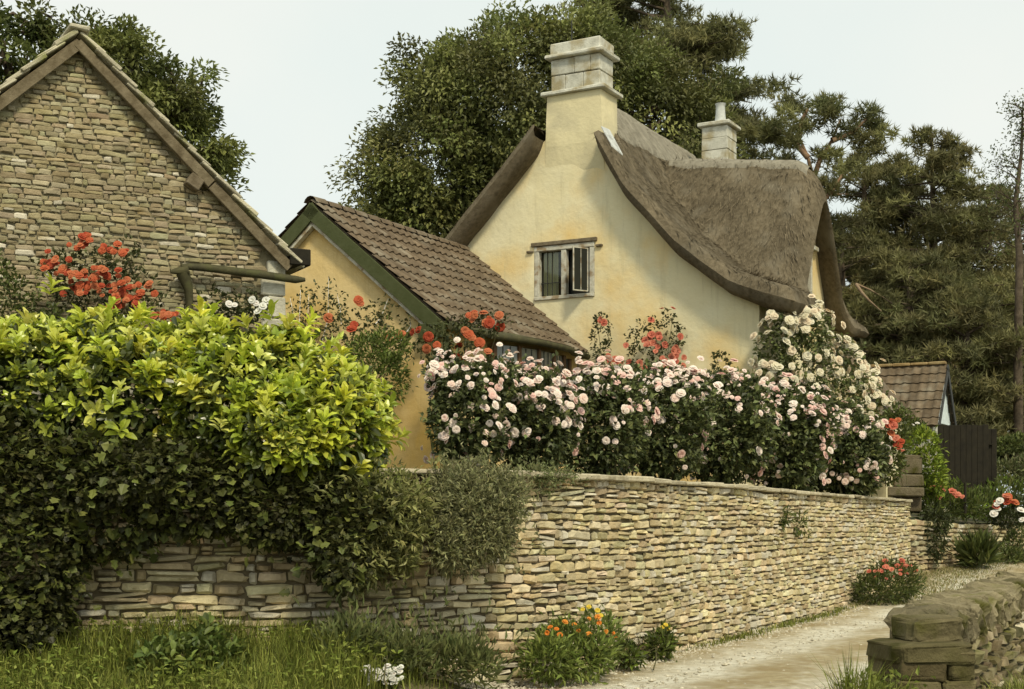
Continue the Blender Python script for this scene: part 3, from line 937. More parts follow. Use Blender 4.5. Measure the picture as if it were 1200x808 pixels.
stone_face(mb, lambda l, z, off: BN(l, .018 - np.asarray(off), z), -hw_b, hw_b - .28, 1.9, BZ, PALB, .035, .075, .06, .22, depth=.007, recess=.002, wav=.09, jit=.20, gap=.006, split=.2,
           inside=lambda l, z: z < BZ - bs * np.abs(l) - .2, bright=.04)
mb.build('stonework', M['barn_stone'], bw)
mb = MB()
z = 1.9; k = 0
while z < BE - .1:
    h = rng.uniform(.2, .3); w = .30 if k % 2 else .22
    cc = np.array([.56, .54, .44]) * rng.uniform(.85, 1.1)
    h = min(h, BE - .06 - z)
    chamfer_box(mb, BN(hw_b - w / 2 + .01, .11, z + h / 2), ba, bbk, UP, w / 2, .13, h / 2 - .006, .015, cc, .006)
    z += h; k += 1
mb.build('quoin', M['barn_stone'], barn)
# stone slate roof: courses on both slopes
mb = MB()
for sg in (1, -1):
    dd_ = unit(ba * sg - UP * bs); nn_ = unit(ba * sg * bs + UP)
    ln = (hw_b + .16) * math.hypot(1, bs)
    d0 = 0
    while d0 < ln - .05:
        c_ = rng.uniform(.20, .28)
        al = -.16
        while al < 5.2:
            w = rng.uniform(.22, .5)
            c0 = (np.array([.50, .47, .37]) if al < -.1 else np.array([.34, .31, .22])) * rng.uniform(.75, 1.3)
            e = min(ln + .03, d0 + c_ + .10)
            jt = rng.uniform(-.02, .03) if al < 0 else 0
            chamfer_box(mb, BN(0, al + w / 2 + jt, BZ) + dd_ * (d0 + e) / 2 + nn_ * (.015 + .02), unit(dd_ + nn_ * .10), bbk, unit(nn_ - dd_ * .10), (e - d0) / 2, w / 2 - .006, .02 * rng.uniform(.8, 1.3), .008, c0, .008)
            al += w
        d0 += c_
rfb = mb.build('roof', M['mossy_stone'], barn)
mb = MB()
for i in range(13):
    chamfer_box(mb, BN(0, .02 + i * .42, BZ + .055), ba, bbk, UP, .12, .205, .03, .02, np.array([.45, .42, .32]) * rng.uniform(.85, 1.1), .012)
mb.build('ridge_stone', M['barn_stone'], rfb)
mb = MB()
for sg in (1, -1):
    dd_ = unit(ba * sg - UP * bs); nn_ = unit(ba * sg * bs + UP); ln = (hw_b + .1) * math.hypot(1, bs)
    segs = [(.06, ln * .62), (ln * .62 + .01, ln)]
    for a, b in segs:
        chamfer_box(mb, BN(0, -.09, BZ) + dd_ * (a + b) / 2 - nn_ * .085, dd_, bbk, nn_, (b - a) / 2, .022, .06, .006, np.array([.85, .85, .8]) * rng.uniform(.9, 1.1), .006)
mb.build('bargeboard', M['old_wood'], barn)
mb = MB()
chamfer_box(mb, BN(1.33, -.04, BZ - bs * 1.33 - .30), unit(ba - .6 * UP), bbk, unit(UP + .6 * ba), .085, .11, .075, .01)
mb.build('purlin_end', M['old_wood'], barn)
# mossy drip beam across the lower wall, its kneeler and iron pipe
mb = MB()
zb = 4.40
beam = [BN(hw_b - 1.30, -.12, zb + .07), BN(hw_b - 1.0, -.13, zb + .075), BN(hw_b - .4, -.13, zb + .05), BN(hw_b + .1, -.13, zb + .02), BN(hw_b + .22, -.12, zb + .03)]
tube(mb, beam, [.035, .048, .05, .047, .025], 9)
tube(mb, [BN(hw_b - 1.42, -.10, zb + .0), BN(hw_b - 1.22, -.12, zb + .03)], [.02, .075], 9)
mb.build('gutter', M['gutter'], barn, smooth=True)
mb = MB()
tube(mb, [BN(hw_b - 1.27, -.1, zb), BN(hw_b - 1.2, -.08, zb - .18), BN(hw_b - 1.18, -.07, zb - .4), BN(hw_b - 1.18, -.07, 2.0)], [.085, .055, .042, .042], 9)
mb.build('downpipe', M['gutter'], barn, smooth=True)
mb = MB()
chamfer_box(mb, BN(hw_b + .16, .35, BE - .02), ba, bbk, UP, .13, .5, .10, .01); mb.build('eave_board', M['dark_wood'], barn)

# ------------------------------------------------------------------ dry stone retaining wall along the lane
PALW = [(.55, .465, .285), (.58, .50, .32), (.49, .41, .245), (.61, .54, .37), (.43, .36, .21), (.53, .465, .30), (.56, .475, .285)]
def top_z(l):
    p = wall_path.at(np.asarray(l, float))
    return np.interp(p[..., 1], [12.5, 17.5, 26.5], [1.985, 1.95, 1.83])
rw = thing('retaining_wall', 'tall curving dry stone retaining wall with thin coping beside the lane, below the roses', 'wall', (wall_path.at(12.)[0], wall_path.at(12.)[1], 0))
LW = wall_path.len
mb = MB()
ls = np.linspace(0, LW, 150)
fwd = wall_path.at(ls) - wall_path.nor(ls) * .03; bk = wall_path.at(ls) - wall_path.nor(ls) * .45
tz = top_z(ls) - .06
V = np.stack([np.c_[fwd, np.full(150, -.2)], np.c_[fwd, tz], np.c_[bk, tz], np.c_[bk, np.full(150, -.2)]], 0)
grid(mb, V, flip=True)
for i in (0, -1):
    mb.add(V[:, i], None, [[0, 1, 2, 3]])
core = mb.build('core', M['joint'], rw)
mb = MB()
zf = lambda l, z: z * (top_z(l) - .06) / 1.93 + .55 * 0
stone_face(mb, wall_path.fn(zf), .5, LW - .02, -.1, 1.93, PALW, .048, .105, .07, .30, depth=.024, gap=.007, bright=.17, wav=.06, jit=.26, split=.30, recess=.018)
mb.build('stonework', M['stone'], rw)
mb = MB()
l = .1
while l < LW - .05:
    w = rng.uniform(.3, .7); w = min(w, LW - l)
    c = wall_path.at(l + w / 2) - wall_path.nor(l + w / 2) * .19; n_ = np.append(wall_path.nor(l + w / 2), 0); t_ = np.array([-n_[1], n_[0], 0])
    cc = np.array([.47, .42, .30]) * rng.uniform(.8, 1.15)
    chamfer_box(mb, np.array([c[0], c[1], float(top_z(l + w / 2)) - .032 + rng.uniform(-.006, .006)]), t_, n_, UP, w / 2 - .004, .27 + rng.uniform(-.02, .02), .024 + rng.uniform(-.004, .006), .012, cc, .008)
    l += w
mb.build('coping', M['stone'], rw)

# lower wall carrying on up the lane
lw = thing('garden_wall', 'lower rough stone wall continuing uphill beyond the tall wall end, plants at its foot', 'wall', (wall2_path.at(2.)[0], wall2_path.at(2.)[1], 0))
mb = MB()
ls = np.linspace(0, wall2_path.len, 40)
def top2(l): return np.interp(l, [0, 3, 8, 14], [1.46, 1.36, 1.28, 1.2])
fwd = wall2_path.at(ls) - wall2_path.nor(ls) * .03; bk = wall2_path.at(ls) - wall2_path.nor(ls) * .4
tz = top2(ls) - .02
V = np.stack([np.c_[fwd, np.full(40, 0)], np.c_[fwd, tz], np.c_[bk, tz], np.c_[bk, np.full(40, 0)]], 0)
grid(mb, V, flip=True); mb.add(V[:, 0], None, [[0, 1, 2, 3]])
mb.build('core', M['joint'], lw)
mb = MB()
PAL2 = [tuple(np.array(c) * .85) for c in PALW]
stone_face(mb, wall2_path.fn(lambda l, z: z * top2(l) / 1.4), 0.02, wall2_path.len, .1, 1.4, PAL2, .06, .11, .14, .4, depth=.045, bright=.05)
mb.build('stonework', M['stone'], lw)

def rock(mb, c, ax, ay, az, hx, hy, hz, e=.35, amp=.12, col=ONE, nu=16, nv=26):
    sd0 = rng.uniform(0, 99); A = np.array([ax, ay, az], float)
    sp = lambda v, q: math.copysign(abs(v) ** q, v)
    V = np.zeros((nu, nv, 3)); C = np.ones((nu, nv, 3))
    for i in range(nu):
        ph = -math.pi / 2 + math.pi * i / (nu - 1)
        for j in range(nv):
            th_ = 2 * math.pi * (j % (nv - 1)) / (nv - 1)
            v = np.array([sp(math.cos(ph), e) * sp(math.cos(th_), e), sp(math.cos(ph), e) * sp(math.sin(th_), e), sp(math.sin(ph), e)])
            v = np.clip(v * 1.0, -1, 1)
            n0 = nz(v[0] * 1.1 + sd0, v[1] * 1.1, v[2] * 1.1); n1 = nz(v[0] * 3.2 + sd0, v[1] * 3.2, v[2] * 3.2); n2 = nz(v[0] * 8 + sd0, v[1] * 8, v[2] * 8)
            k = 1 + amp * (n0 + .6 * n1 + .35 * n2)
            V[i, j] = np.asarray(c) + (v * np.array([hx, hy, hz]) * k) @ A
            C[i, j] = np.array(col) * (1 + .35 * n1 + .25 * n2)
    grid(mb, V, col=C)

# ------------------------------------------------------------------ low mossy wall and pier in the right foreground
fw = thing('roadside_wall', 'low dark mossy stone wall with square end pier and tilted coping stones, right foreground', 'wall', (2.6, 9.0, 0))
pd = unit(np.array([.44, .90, 0])); pn = np.array([pd[1], -pd[0], 0])
c0 = np.array([2.62, 9.12, 0])
PALP = [(.085, .072, .036), (.105, .09, .048), (.075, .062, .034), (.125, .108, .06)]
mb = MB()
fx = np.array([.985, .17, 0]); fy = np.array([-.17, .985, 0])
def pierfn(side):
    ax, nx = [(fx, -fy), (fy, fx), (-fx, fy), (-fy, -fx)][side]
    return lambda l, z, off: c0 + nx * (.235) + np.asarray(l)[:, None] * ax + np.asarray(off)[:, None] * nx + np.asarray(z)[:, None] * UP
chamfer_box(mb, c0 + UP * .32, fx, fy, UP, .21, .21, .40, .03, (.10, .085, .05))
zz_ = -.06
for kq_, hq_ in enumerate((.15, .13, .17, .14, .175)):
    cutx = rng.uniform(-.08, .08)
    for (xa, xb) in ((-.25, cutx - .004), (cutx + .004, .25)):
        for (ya, yb) in ((-.25, -.01), (.0, .25)):
            rock(mb, c0 + fx * (xa + xb) / 2 + fy * (ya + yb) / 2 + UP * (zz_ + hq_ / 2), fx, fy, UP, (xb - xa) / 2 * 1.03, (yb - ya) / 2 * 1.03, hq_ / 2 * 1.06, .20, .13, np.array(PALP[int(rng.integers(4))]) * rng.uniform(.95, 1.35), 18, 30)
    zz_ += hq_ + .004
rock(mb, c0 + UP * .705, fx, fy, UP, .27, .26, .07, .25, .10, (.10, .088, .045), 18, 34)
pier = mb.build('pier', M['mossy_stone'], fw, smooth=False, normals=True)
mb = MB()
rock(mb, c0 + UP * .845 + fx * .08 + fy * .06, fx, fy, UP, .19, .17, .085, .3, .14, (.14, .122, .07), 18, 34)
mb.build('cap_stone', M['mossy_stone'], pier, normals=True)
fpath = Path([(c0 + pd * t + pn * .12)[:2] for t in np.linspace(.2, 7, 30)], 1)
mb = MB()
V = []
for z, off in ((-.1, -.02), (.68, -.02), (.68, -.42), (-.1, -.42)):
    p = fpath.p + fpath.n * off
    V.append(np.c_[p, np.full(len(p), z)])
grid(mb, np.array(V), col=(.11, .09, .05), flip=True)
stone_face(mb, fpath.fn(), 0.1, fpath.len, -.1, .70, [(.24, .205, .125), (.20, .165, .10), (.30, .26, .17), (.16, .135, .08)], .06, .13, .14, .4, depth=.05, bright=.07)
mb.build('stonework', M['mossy_stone'], fw)
l = .24; k = 0
while l < 6.3:
    big = k in (0,)
    w = .24 if big else rng.uniform(.10, .24)
    h = rng.uniform(.13, .21) if not big else .19
    p = fpath.at(l + w / 2) - fpath.nor(l + w / 2) * .2
    tilt = unit(pd + UP * rng.uniform(.45, .9)); up2 = unit(UP - pd * tilt[2])
    mb = MB()
    rock(mb, [p[0], p[1], .69 + h * .5], unit(pd + UP * .45), pn, unit(UP - pd * .45), w * .52, .24, h * .85, .42, .24, np.array([.21, .185, .12]) * rng.uniform(.7, 1.25), 18, 26)
    mb.build('coping_stone', M['mossy_stone'], fw, normals=True)
    l += w * 1.10; k += 1

# ------------------------------------------------------------------ shed and dark panel on the right
SO = P(1108, 600, 34.)
def SH(s, b, z):
    s, b, z = np.broadcast_arrays(np.asarray(s, float), np.asarray(b, float), np.asarray(z, float))
    return np.array([SO[0], SO[1], 0]) + s[..., None] * A_ + b[..., None] * B_ + z[..., None] * UP
shed = thing('garden_shed', 'small outbuilding with brown tiled roof and pale blue boarded gable, beyond the cottage', 'shed', SH(-1.5, 0, 1.8))
RZ, RE = 5.13, 3.72
sl = (RZ - RE) / 1.02
mb = MB()
wall_sheet(mb, lambda u, z, off: SH(u, -.9 - np.asarray(off), z), -3.6, -.1, 1.6, lambda u: RE + .05, amp=.03)
wall_sheet(mb, lambda u, z, off: SH(u, .9 + np.asarray(off), z), -3.6, -.1, 1.6, lambda u: RE + .05, amp=.02)
wall_sheet(mb, lambda u, z, off: SH(-.1 + np.asarray(off), u, z), -.9, .9, 1.6, lambda u: RE - .02, amp=.02)
wall_sheet(mb, lambda u, z, off: SH(-3.6 - np.asarray(off), u, z), -.9, .9, 1.6, lambda u: RZ - sl * abs(u) - .05, amp=.02)
mb.build('wall', M['ashlar'], shed, smooth=True)
mb = MB()
for i, u in enumerate(np.arange(-.84, .86, .14)):
    zt = RZ - sl * abs(u) - .16
    if zt > RE: chamfer_box(mb, SH(-.07 + .008 * (i % 2), u, (zt + RE - .02) / 2), B_, A_, UP, .067, .015, (zt - RE + .02) / 2, .004)
mb.build('gable_boarding', M['blue_white'], shed)
mb = MB()
dF = unit(-B_ - sl * UP); nF = unit(-B_ * sl + UP); dG = unit(B_ - sl * UP); nG = unit(B_ * sl + UP)
ln = 1.1 * math.hypot(1, sl)
tiles(mb, SH(-3.75, 0, RZ), A_, dF, nF, 3.8, ln, .2, .27, .03, .02)
tiles(mb, SH(-3.75, 0, RZ), A_, dG, nG, 3.8, ln, .2, .27, .03, .02)
for d_, n_ in ((dF, nF), (dG, nG)): chamfer_box(mb, SH(-1.86, 0, RZ) + d_ * ln / 2 - n_ * .05, d_, A_, n_, ln / 2, 1.85, .015, .003)
sr = mb.build('roof', M['tile'], shed)
mb = MB()
for i in range(9): chamfer_box(mb, SH(-3.55 + i * .42, 0, RZ + .03), A_, B_, UP, .205, .09, .035, .02, np.array([2.2, 2., 1.4]) * rng.uniform(.8, 1.1), .005)
mb.build('ridge_tile', M['tile'], sr)
mb = MB()
for d_, n_ in ((dF, nF), (dG, nG)): chamfer_box(mb, SH(.06, 0, RZ) + d_ * ln / 2 - n_ * .09, d_, A_, n_, ln / 2, .015, .07, .003)
mb.build('bargeboard', M['iron'], shed)

pan = thing('board_gate', 'tall dark brown closed board gate beside the small tiled shed', 'gate', P(1125, 578, 31))
mb = MB()
for i, px in enumerate(np.arange(1099, 1152, 6.6)):
    a = P(px + 3.3, 498, 31); z1_ = a[2] + rng.uniform(-.012, .012)
    chamfer_box(mb, np.array([a[0], a[1], (z1_ + 1.75) / 2]), (1, 0, 0), (0, 1, 0), UP, .0595, .016, (z1_ - 1.75) / 2, .004, ONE * 1)
mb.build('boards', M['dark_wood'], pan)
mb = MB()
for py in (510, 560):
    mb = MB(); a = P(1125.5, py, 31.06); chamfer_box(mb, a, (1, 0, 0), (0, 1, 0), UP, .49, .02, .05, .004); mb.build('rail', M['dark_wood'], pan)
mb = MB()
for i, px in enumerate((1154.5, 1161, )):
    a = P(px + 3, 503, 31.2)
    chamfer_box(mb, np.array([a[0], a[1], (a[2] + 1.75) / 2]), (1, 0, 0), (0, 1, 0), UP, .06, .06, (a[2] - 1.75) / 2, .008)
a = P(1158, 521, 31.1); chamfer_box(mb, a, (1, 0, 0), (0, 1, 0), UP, .11, .03, .012, .004)
mb.build('gate_post', M['dark_wood'], pan)

# dark stone steps up to the door
st = thing('stone_steps', 'dark stone step blocks behind the far end of the tall wall', 'steps', P(1065, 575, 27.6))
mb = MB()
for (x0, x1, y0, y1, D, dp) in [(1040, 1084, 571, 582, 27.2, .55), (1048, 1083, 556, 570.5, 27.5, .5), (1056, 1081, 533, 555.5, 27.9, .4)]:
    a, b = P(x0, y0, D), P(x1, y1, D)
    chamfer_box(mb, ((a + b) / 2) + np.array([0, dp / 2, 0]), (1, 0, 0), (0, 1, 0), UP, (b[0] - a[0]) / 2, dp / 2, (a[2] - b[2]) / 2, .02, (.15, .13, .09), .01)
a, b = P(1048, 582.5, 27.4), P(1080, 600, 27.4)
chamfer_box(mb, ((a + b) / 2) + np.array([0, .3, 0]), (1, 0, 0), (0, 1, 0), UP, (b[0] - a[0]) / 2, .3, (a[2] - b[2]) / 2, .02, (.12, .1, .07), .01)
mb.build('tread', M['mossy_stone'], st)


# ------------------------------------------------------------------ plants: builders
def bloom_mesh(name, inner, outer, seed, petals=((4, .30, 72), (5, .55, 52), (6, .8, 30), (7, 1.0, 8)), wide=.62, mat_='petal'):
    """a full rose: rings of cupped petals, unit radius, facing +Z"""
    r = np.random.default_rng(seed)
    mb = MB()
    for k, (n, ln, tilt) in enumerate(petals):
        for i in range(n):
            ph = 2 * math.pi * (i + .5 * (k % 2) + r.uniform(-.15, .15)) / n
            tl = math.radians(tilt + r.uniform(-9, 9))
            rad = np.array([math.cos(ph), math.sin(ph), 0]); tan = np.array([-math.sin(ph), math.cos(ph), 0]); up = np.array([0, 0, 1.])
            ax = rad * math.cos(tl) + up * math.sin(tl); nr = -rad * math.sin(tl) + up * math.cos(tl)
            V = np.zeros((3, 4, 3)); C = np.zeros((3, 4, 3))
            for a, u in enumerate((-1, 0, 1)):
                for b, v in enumerate((0, .4, .8, 1.0)):
                    w = wide * ln * (0.25 + 1.1 * v - .45 * v ** 3)
                    e = v * ln * (1 if u == 0 else .9)
                    V[a, b] = ax * e + tan * u * w * .8 + nr * (.22 * u * u * w + .16 * (v - .5) ** 2 * 1.2 - (.14 if v == 1 else 0)) + up * .06 * (3 - k)
                    C[a, b] = np.array(inner) * (1 - v) + np.array(outer) * v
            grid(mb, V, col=C * r.uniform(.9, 1.05))
    me = mb.build(name, M[mat_], smooth=True).data
    bpy.data.objects.remove(bpy.data.objects[bpy.context.scene.objects[-1].name]) if False else None
    return me
_tmp = []
def mk_bloom(*a, **k):
    me = bloom_mesh(*a, **k)
    for o in list(bpy.data.objects):
        if o.data is me: bpy.data.objects.remove(o)
    return me
PINK = [mk_bloom('bloom', i, o, sd_) for i, o, sd_ in (((.82, .45, .36), (.90, .76, .66), 1), ((.84, .54, .42), (.90, .82, .72), 2), ((.80, .38, .32), (.88, .64, .56), 3), ((.86, .62, .50), (.92, .84, .76), 4), ((.88, .60, .50), (.92, .80, .72), 5))]
CREAM = [mk_bloom('bloom', i, o, sd_) for i, o, sd_ in (((.74, .62, .34), (.82, .76, .58), 11), ((.76, .56, .36), (.82, .72, .54), 12), ((.72, .64, .38), (.84, .79, .62), 13))]
RED = [mk_bloom('bloom', i, o, sd_) for i, o, sd_ in (((.38, .06, .025), (.54, .13, .055), 21), ((.42, .09, .04), (.58, .19, .085), 22), ((.30, .04, .02), (.46, .085, .04), 23))]
ORANGE = [mk_bloom('bloom', (.55, .14, .02), (.78, .26, .04), 31, ((5, .9, 35), (5, 1.0, 15)), .8), mk_bloom('bloom', (.6, .2, .03), (.8, .33, .06), 32, ((5, .9, 40), (5, 1.0, 20)), .8)]
YELLOW = [mk_bloom('bloom', (.7, .5, .05), (.8, .62, .08), 33, ((6, .9, 30), (6, 1.0, 12)), .7)]
WHITE = [mk_bloom('bloom', (.75, .74, .6), (.85, .85, .78), 34, ((5, .7, 50), (7, 1.0, 18)), .7), mk_bloom('bloom', (.8, .7, .6), (.85, .84, .78), 35, ((5, .7, 50), (7, 1.0, 22)), .7)]
SALMON = [mk_bloom('bloom', (.5, .12, .08), (.66, .2, .13), 36, ((6, .6, 60), (9, 1.0, 25)), .5), mk_bloom('bloom', (.55, .16, .1), (.7, .26, .17), 37, ((6, .6, 60), (9, 1.0, 30)), .5)]

def add_blooms(root, pts, nn, meshes, r0, r1, facing=.35):
    for p, n in zip(pts, nn):
        o = bpy.data.objects.new('bloom', meshes[int(rng.integers(len(meshes)))])
        COL.objects.link(o); o.parent = root
        o.location = Vector(p) - root.location
        d = Vector(unit(np.array(n) + np.array([0, -facing, .25]) + rng.normal(size=3) * .3))
        o.rotation_euler = (d.to_track_quat('Z', 'Y')).to_euler()
        o.rotation_euler.rotate_axis('Z', float(rng.uniform(0, 6.28)))
        s_ = float(rng.uniform(r0, r1))
        o.scale = (s_, s_, s_ * float(rng.uniform(.8, 1.1)))

def scatter_mesh(mb, me, pts, nn, r0, r1, facing=.35):
    V0 = np.zeros(len(me.vertices) * 3); me.vertices.foreach_get('co', V0); V0 = V0.reshape(-1, 3)
    C0 = np.zeros(len(me.vertices) * 4); me.attributes['Col'].data.foreach_get('color', C0); C0 = C0.reshape(-1, 4)[:, :3]
    Q0 = np.array([list(p.vertices) for p in me.polygons])
    for p, n in zip(pts, nn):
        d = Vector(unit(np.array(n) + np.array([0, -facing, .25]) + rng.normal(size=3) * .3))
        m = np.array(d.to_track_quat('Z', 'Y').to_matrix()) * rng.uniform(r0, r1)
        mb.add(V0 @ m.T + p, None, Q0, C0)
def bloom_spots(ells, n, cluster=(1, 4), spread=.09, front=.25, topbias=.5, fill=.12, up=None):
    P_ = []; N_ = []
    while len(P_) < n:
        p, q = blob(ells, 60, fill, .8, up)
        for a, b in zip(p, q):
            if b[1] > front: continue
            if rng.random() > topbias + (1 - topbias) * max(0, b[2]): continue
            for k in range(int(rng.integers(*cluster))):
                P_.append(a + b * .05 + (rng.normal(size=3) * spread if k else 0)); N_.append(b)
            if len(P_) >= n: break
    return np.array(P_[:n]), np.array(N_[:n])

def stems(mb, base, pts, k, r=.012, spread=.15):
    for i in range(k):
        t = pts[int(rng.integers(len(pts)))]
        b = np.asarray(base) + np.array([rng.normal() * spread, rng.normal() * spread, 0])
        m = (b + t) / 2 + rng.normal(size=3) * .08 + np.array([0, 0, .1])
        tube(mb, [b, (b + m) / 2 + rng.normal(size=3) * .02, m, t], [r, r * .85, r * .6, r * .3], 5, cap=False)

def bush(name, label, cat, base, ells, layers, group=None, stem=6, leafmat='leaf', stem_r=.012, up=None, spread=.15, fname='foliage'):
    base = np.asarray(base, float)
    root = thing(name, label, cat, base, group)
    mb = MB(); allp = None
    for (n, L, Wd, pal, shape, kw) in layers:
        p, q = foliage(mb, ells, n, L, Wd, pal, shape, up=up, **kw)
        allp = p if allp is None else allp
    mb.build(fname, M[leafmat], root)
    if stem:
        mb = MB(); stems(mb, base, allp, stem, stem_r, spread); mb.build('stem', M['stem'], root)
    return root

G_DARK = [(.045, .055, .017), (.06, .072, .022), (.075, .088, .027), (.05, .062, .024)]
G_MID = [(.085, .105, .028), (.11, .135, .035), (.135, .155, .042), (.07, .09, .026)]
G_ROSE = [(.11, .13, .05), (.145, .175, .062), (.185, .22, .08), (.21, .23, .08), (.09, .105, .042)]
G_LIME = [(.20, .26, .03), (.26, .32, .04), (.15, .21, .03)]

# ------------------------------------------------------------------ trees
def crown_tree(name, label, base, fork_z, ells, nclump, per, L, Wd, pal, group=None, trunk_r=.35, crad=(.6, 1.1), fill=.5, flat=.7):
    base = np.asarray(base, float)
    root = thing(name, label, 'tree', base, group)
    mb = MB()
    cp, cn = blob(ells, nclump, fill, .5)
    cr_ = rng.uniform(crad[0], crad[1], nclump)
    cp = cp + cn * rng.exponential(crad[1] * .35, (nclump, 1)) * (rng.random((nclump, 1)) < .4)
    u = unit(rng.normal(size=(nclump * per, 3))) * (rng.random((nclump * per, 1)) ** .45)
    k = np.repeat(np.arange(nclump), per)
    pts = cp[k] + u * cr_[k][:, None] * np.array([1, 1, flat])
    d = unit(u * .8 + cn[k] * .5 + rng.normal(size=pts.shape) * .6 + np.array([0, 0, -.15]))
    n_ = unit(np.array([0, 0, .9]) + u * .9 + cn[k] * .4 + rng.normal(size=pts.shape) * .28)
    s_ = rng.uniform(.7, 1.3, len(pts))
    tone = pick(pal, nclump, .22)[k] * rng.uniform(.88, 1.12, (len(pts), 1))
    leaves(mb, pts, d, n_, L * s_, Wd * s_, tone)
    mb.build('crown', M['leaf'], root)
    mb = MB()
    top = base.copy(); top[2] = fork_z
    mid = (base + top) / 2 + np.array([.1, 0, 0])
    tube(mb, [base - UP * .3, base + UP * .4, mid, top], [trunk_r * 1.5, trunk_r * 1.1, trunk_r * .95, trunk_r * .8], 10)
    mb.build('trunk', M['bark'], root, smooth=True)
    mb = MB()
    for c, R in ells:
        for q in range(2):
            e = c + rng.normal(size=3) * R * .35
            m = top * .45 + e * .55 + np.array([0, 0, .5]) + rng.normal(size=3) * .3
            tube(mb, [top - UP * .3, top * .75 + m * .25 + UP * .2, m, e], [trunk_r * .55, trunk_r * .4, trunk_r * .25, trunk_r * .06], 6, cap=False)
    for i in rng.choice(nclump, min(nclump, 70), replace=False):
        e = cp[i]; c, R = ells[int(np.argmin([np.linalg.norm(e - cc) for cc, _ in ells]))]
        s0 = c + (e - c) * .1
        tube(mb, [s0, (s0 + e) / 2 + rng.normal(size=3) * .15, e], [.07, .045, .015], 5, cap=False)
    mb.build('limb', M['bark'], root, smooth=True)
    return root

def needle_pads(mb, C, R, per, L, wd, pal, up=.55):
    """flat pads of needle tufts: C centres, R radii (rx, ry, rz)"""
    n = len(C)
    k = np.repeat(np.arange(n), per)
    u = unit(rng.normal(size=(n * per, 3))) * (rng.random((n * per, 1)) ** .4)
    t = C[k] + u * R[k]
    nb = 9
    kk = np.repeat(np.arange(len(t)), nb)
    d = unit(rng.normal(size=(len(kk), 3)) + np.array([0, 0, up]) + u[kk] * .8)
    ref = unit(rng.normal(size=d.shape)); sd_ = unit(np.cross(d, ref))
    Ls = L * rng.uniform(.7, 1.3, len(kk))[:, None]
    o = t[kk] + d * .02
    V = np.stack([o - sd_ * wd, o + sd_ * wd, o + d * Ls], 1).reshape(-1, 3)
    tone = pick(pal, n, .25)[k][kk] * rng.uniform(.75, 1.25, (len(kk), 1))
    mb.add(V, np.arange(len(V)).reshape(-1, 3), None, np.repeat(tone, 3, 0))

def conifer(name, label, base, trunk, trunk_r, branches, pal, group=None, per=16, L=.30, wd=.022, bark='bark', pad=(.55, .22), extra=()):
    """trunk: points; branches: list of (height fraction, azimuth, length, rise, n pads)"""
    base = np.asarray(base, float)
    root = thing(name, label, 'tree', base, group)
    tr = np.array(trunk, float)
    acc = np.concatenate([[0], np.cumsum(np.linalg.norm(np.diff(tr, axis=0), axis=1))]); acc /= acc[-1]
    at = lambda f: np.array([np.interp(f, acc, tr[:, i]) for i in range(3)])
    mbt = MB()
    rr = trunk_r * (1 - .85 * acc)
    tube(mbt, tr, rr, 9); mbt.build('trunk', M[bark], root, smooth=True)
    mbl = MB(); C = []; R = []
    for f, az, ln, rise, npd in branches:
        s0 = at(f); dirn = np.array([math.cos(az), math.sin(az), 0])
        e = s0 + dirn * ln + UP * rise * ln
        m = (s0 + e) / 2 + UP * (.06 * ln) + rng.normal(size=3) * .06 * ln
        r0 = trunk_r * (1 - .8 * f) * .38
        tube(mbl, [s0, m, e], [r0, r0 * .6, r0 * .2], 5, cap=False)
        for q in range(npd):
            t = .38 + .62 * (q + rng.random()) / npd
            p = s0 * (1 - t) ** 2 + 2 * m * t * (1 - t) + e * t * t
            sdv = np.array([-dirn[1], dirn[0], 0]) * rng.normal() * ln * .16
            C.append(p + sdv + UP * .08)
            w = pad[0] * rng.uniform(.7, 1.3) * (.7 + .12 * ln)
            R.append([w, w, pad[1] * rng.uniform(.7, 1.3)])
    for p, r in extra:
        C.append(p); R.append(r)
    mbl.build('branch', M[bark], root, smooth=True)
    mb = MB(); needle_pads(mb, np.array(C), np.array(R), per, L, wd, pal)
    mb.build('crown', M['needle'], root)
    return root

T_BIG = [(.12, .128, .042), (.15, .165, .05), (.19, .205, .06), (.13, .135, .045), (.24, .25, .08)]
crown_tree('broadleaf_tree', 'big dense dark green broadleaf tree rising behind the cottage roof', P(620, 545, 46), 8.5,
           [E(525, 185, 46, 88, 80, 2.4), E(600, 135, 46, 105, 88, 2.8), E(698, 115, 47, 90, 66, 2.6), E(765, 140, 47, 60, 58, 2.2), E(545, 100, 47, 62, 48, 1.8),
            E(650, 72, 46, 80, 42, 2.), E(475, 215, 46, 52, 60, 1.7), E(800, 165, 47, 45, 40, 1.6), E(515, 250, 46, 72, 42, 2.0), E(600, 240, 46.5, 80, 60, 2.2)],
           400, 280, .17, .088, T_BIG, trunk_r=.5, crad=(.55, 1.15))
crown_tree('broadleaf_tree', 'loose mid green tree showing along the barn roof slope', P(130, 545, 27), 6.0,
           [E(150, 85, 27, 40, 38, 1.), E(205, 135, 27, 42, 42, 1.), E(235, 175, 27, 32, 34, .9), E(165, 150, 27, 60, 60, 1.2), E(110, 60, 27.4, 45, 30, 1.), E(240, 230, 27, 25, 40, .8)],
           100, 210, .125, .055, [(.13, .15, .04), (.17, .19, .05), (.21, .23, .065), (.11, .125, .035)], trunk_r=.22, crad=(.25, .5), fill=.45)
crown_tree('broadleaf_tree', 'dark tree tip poking over the barn roof at the left picture edge', P(-20, 545, 26), 6.0,
           [E(5, 70, 26, 26, 36, .8), E(-40, 60, 26, 50, 55, 1.), E(50, 40, 27, 16, 12, .3)],
           40, 110, .15, .07, G_MID, trunk_r=.2, crad=(.22, .42), fill=.45)

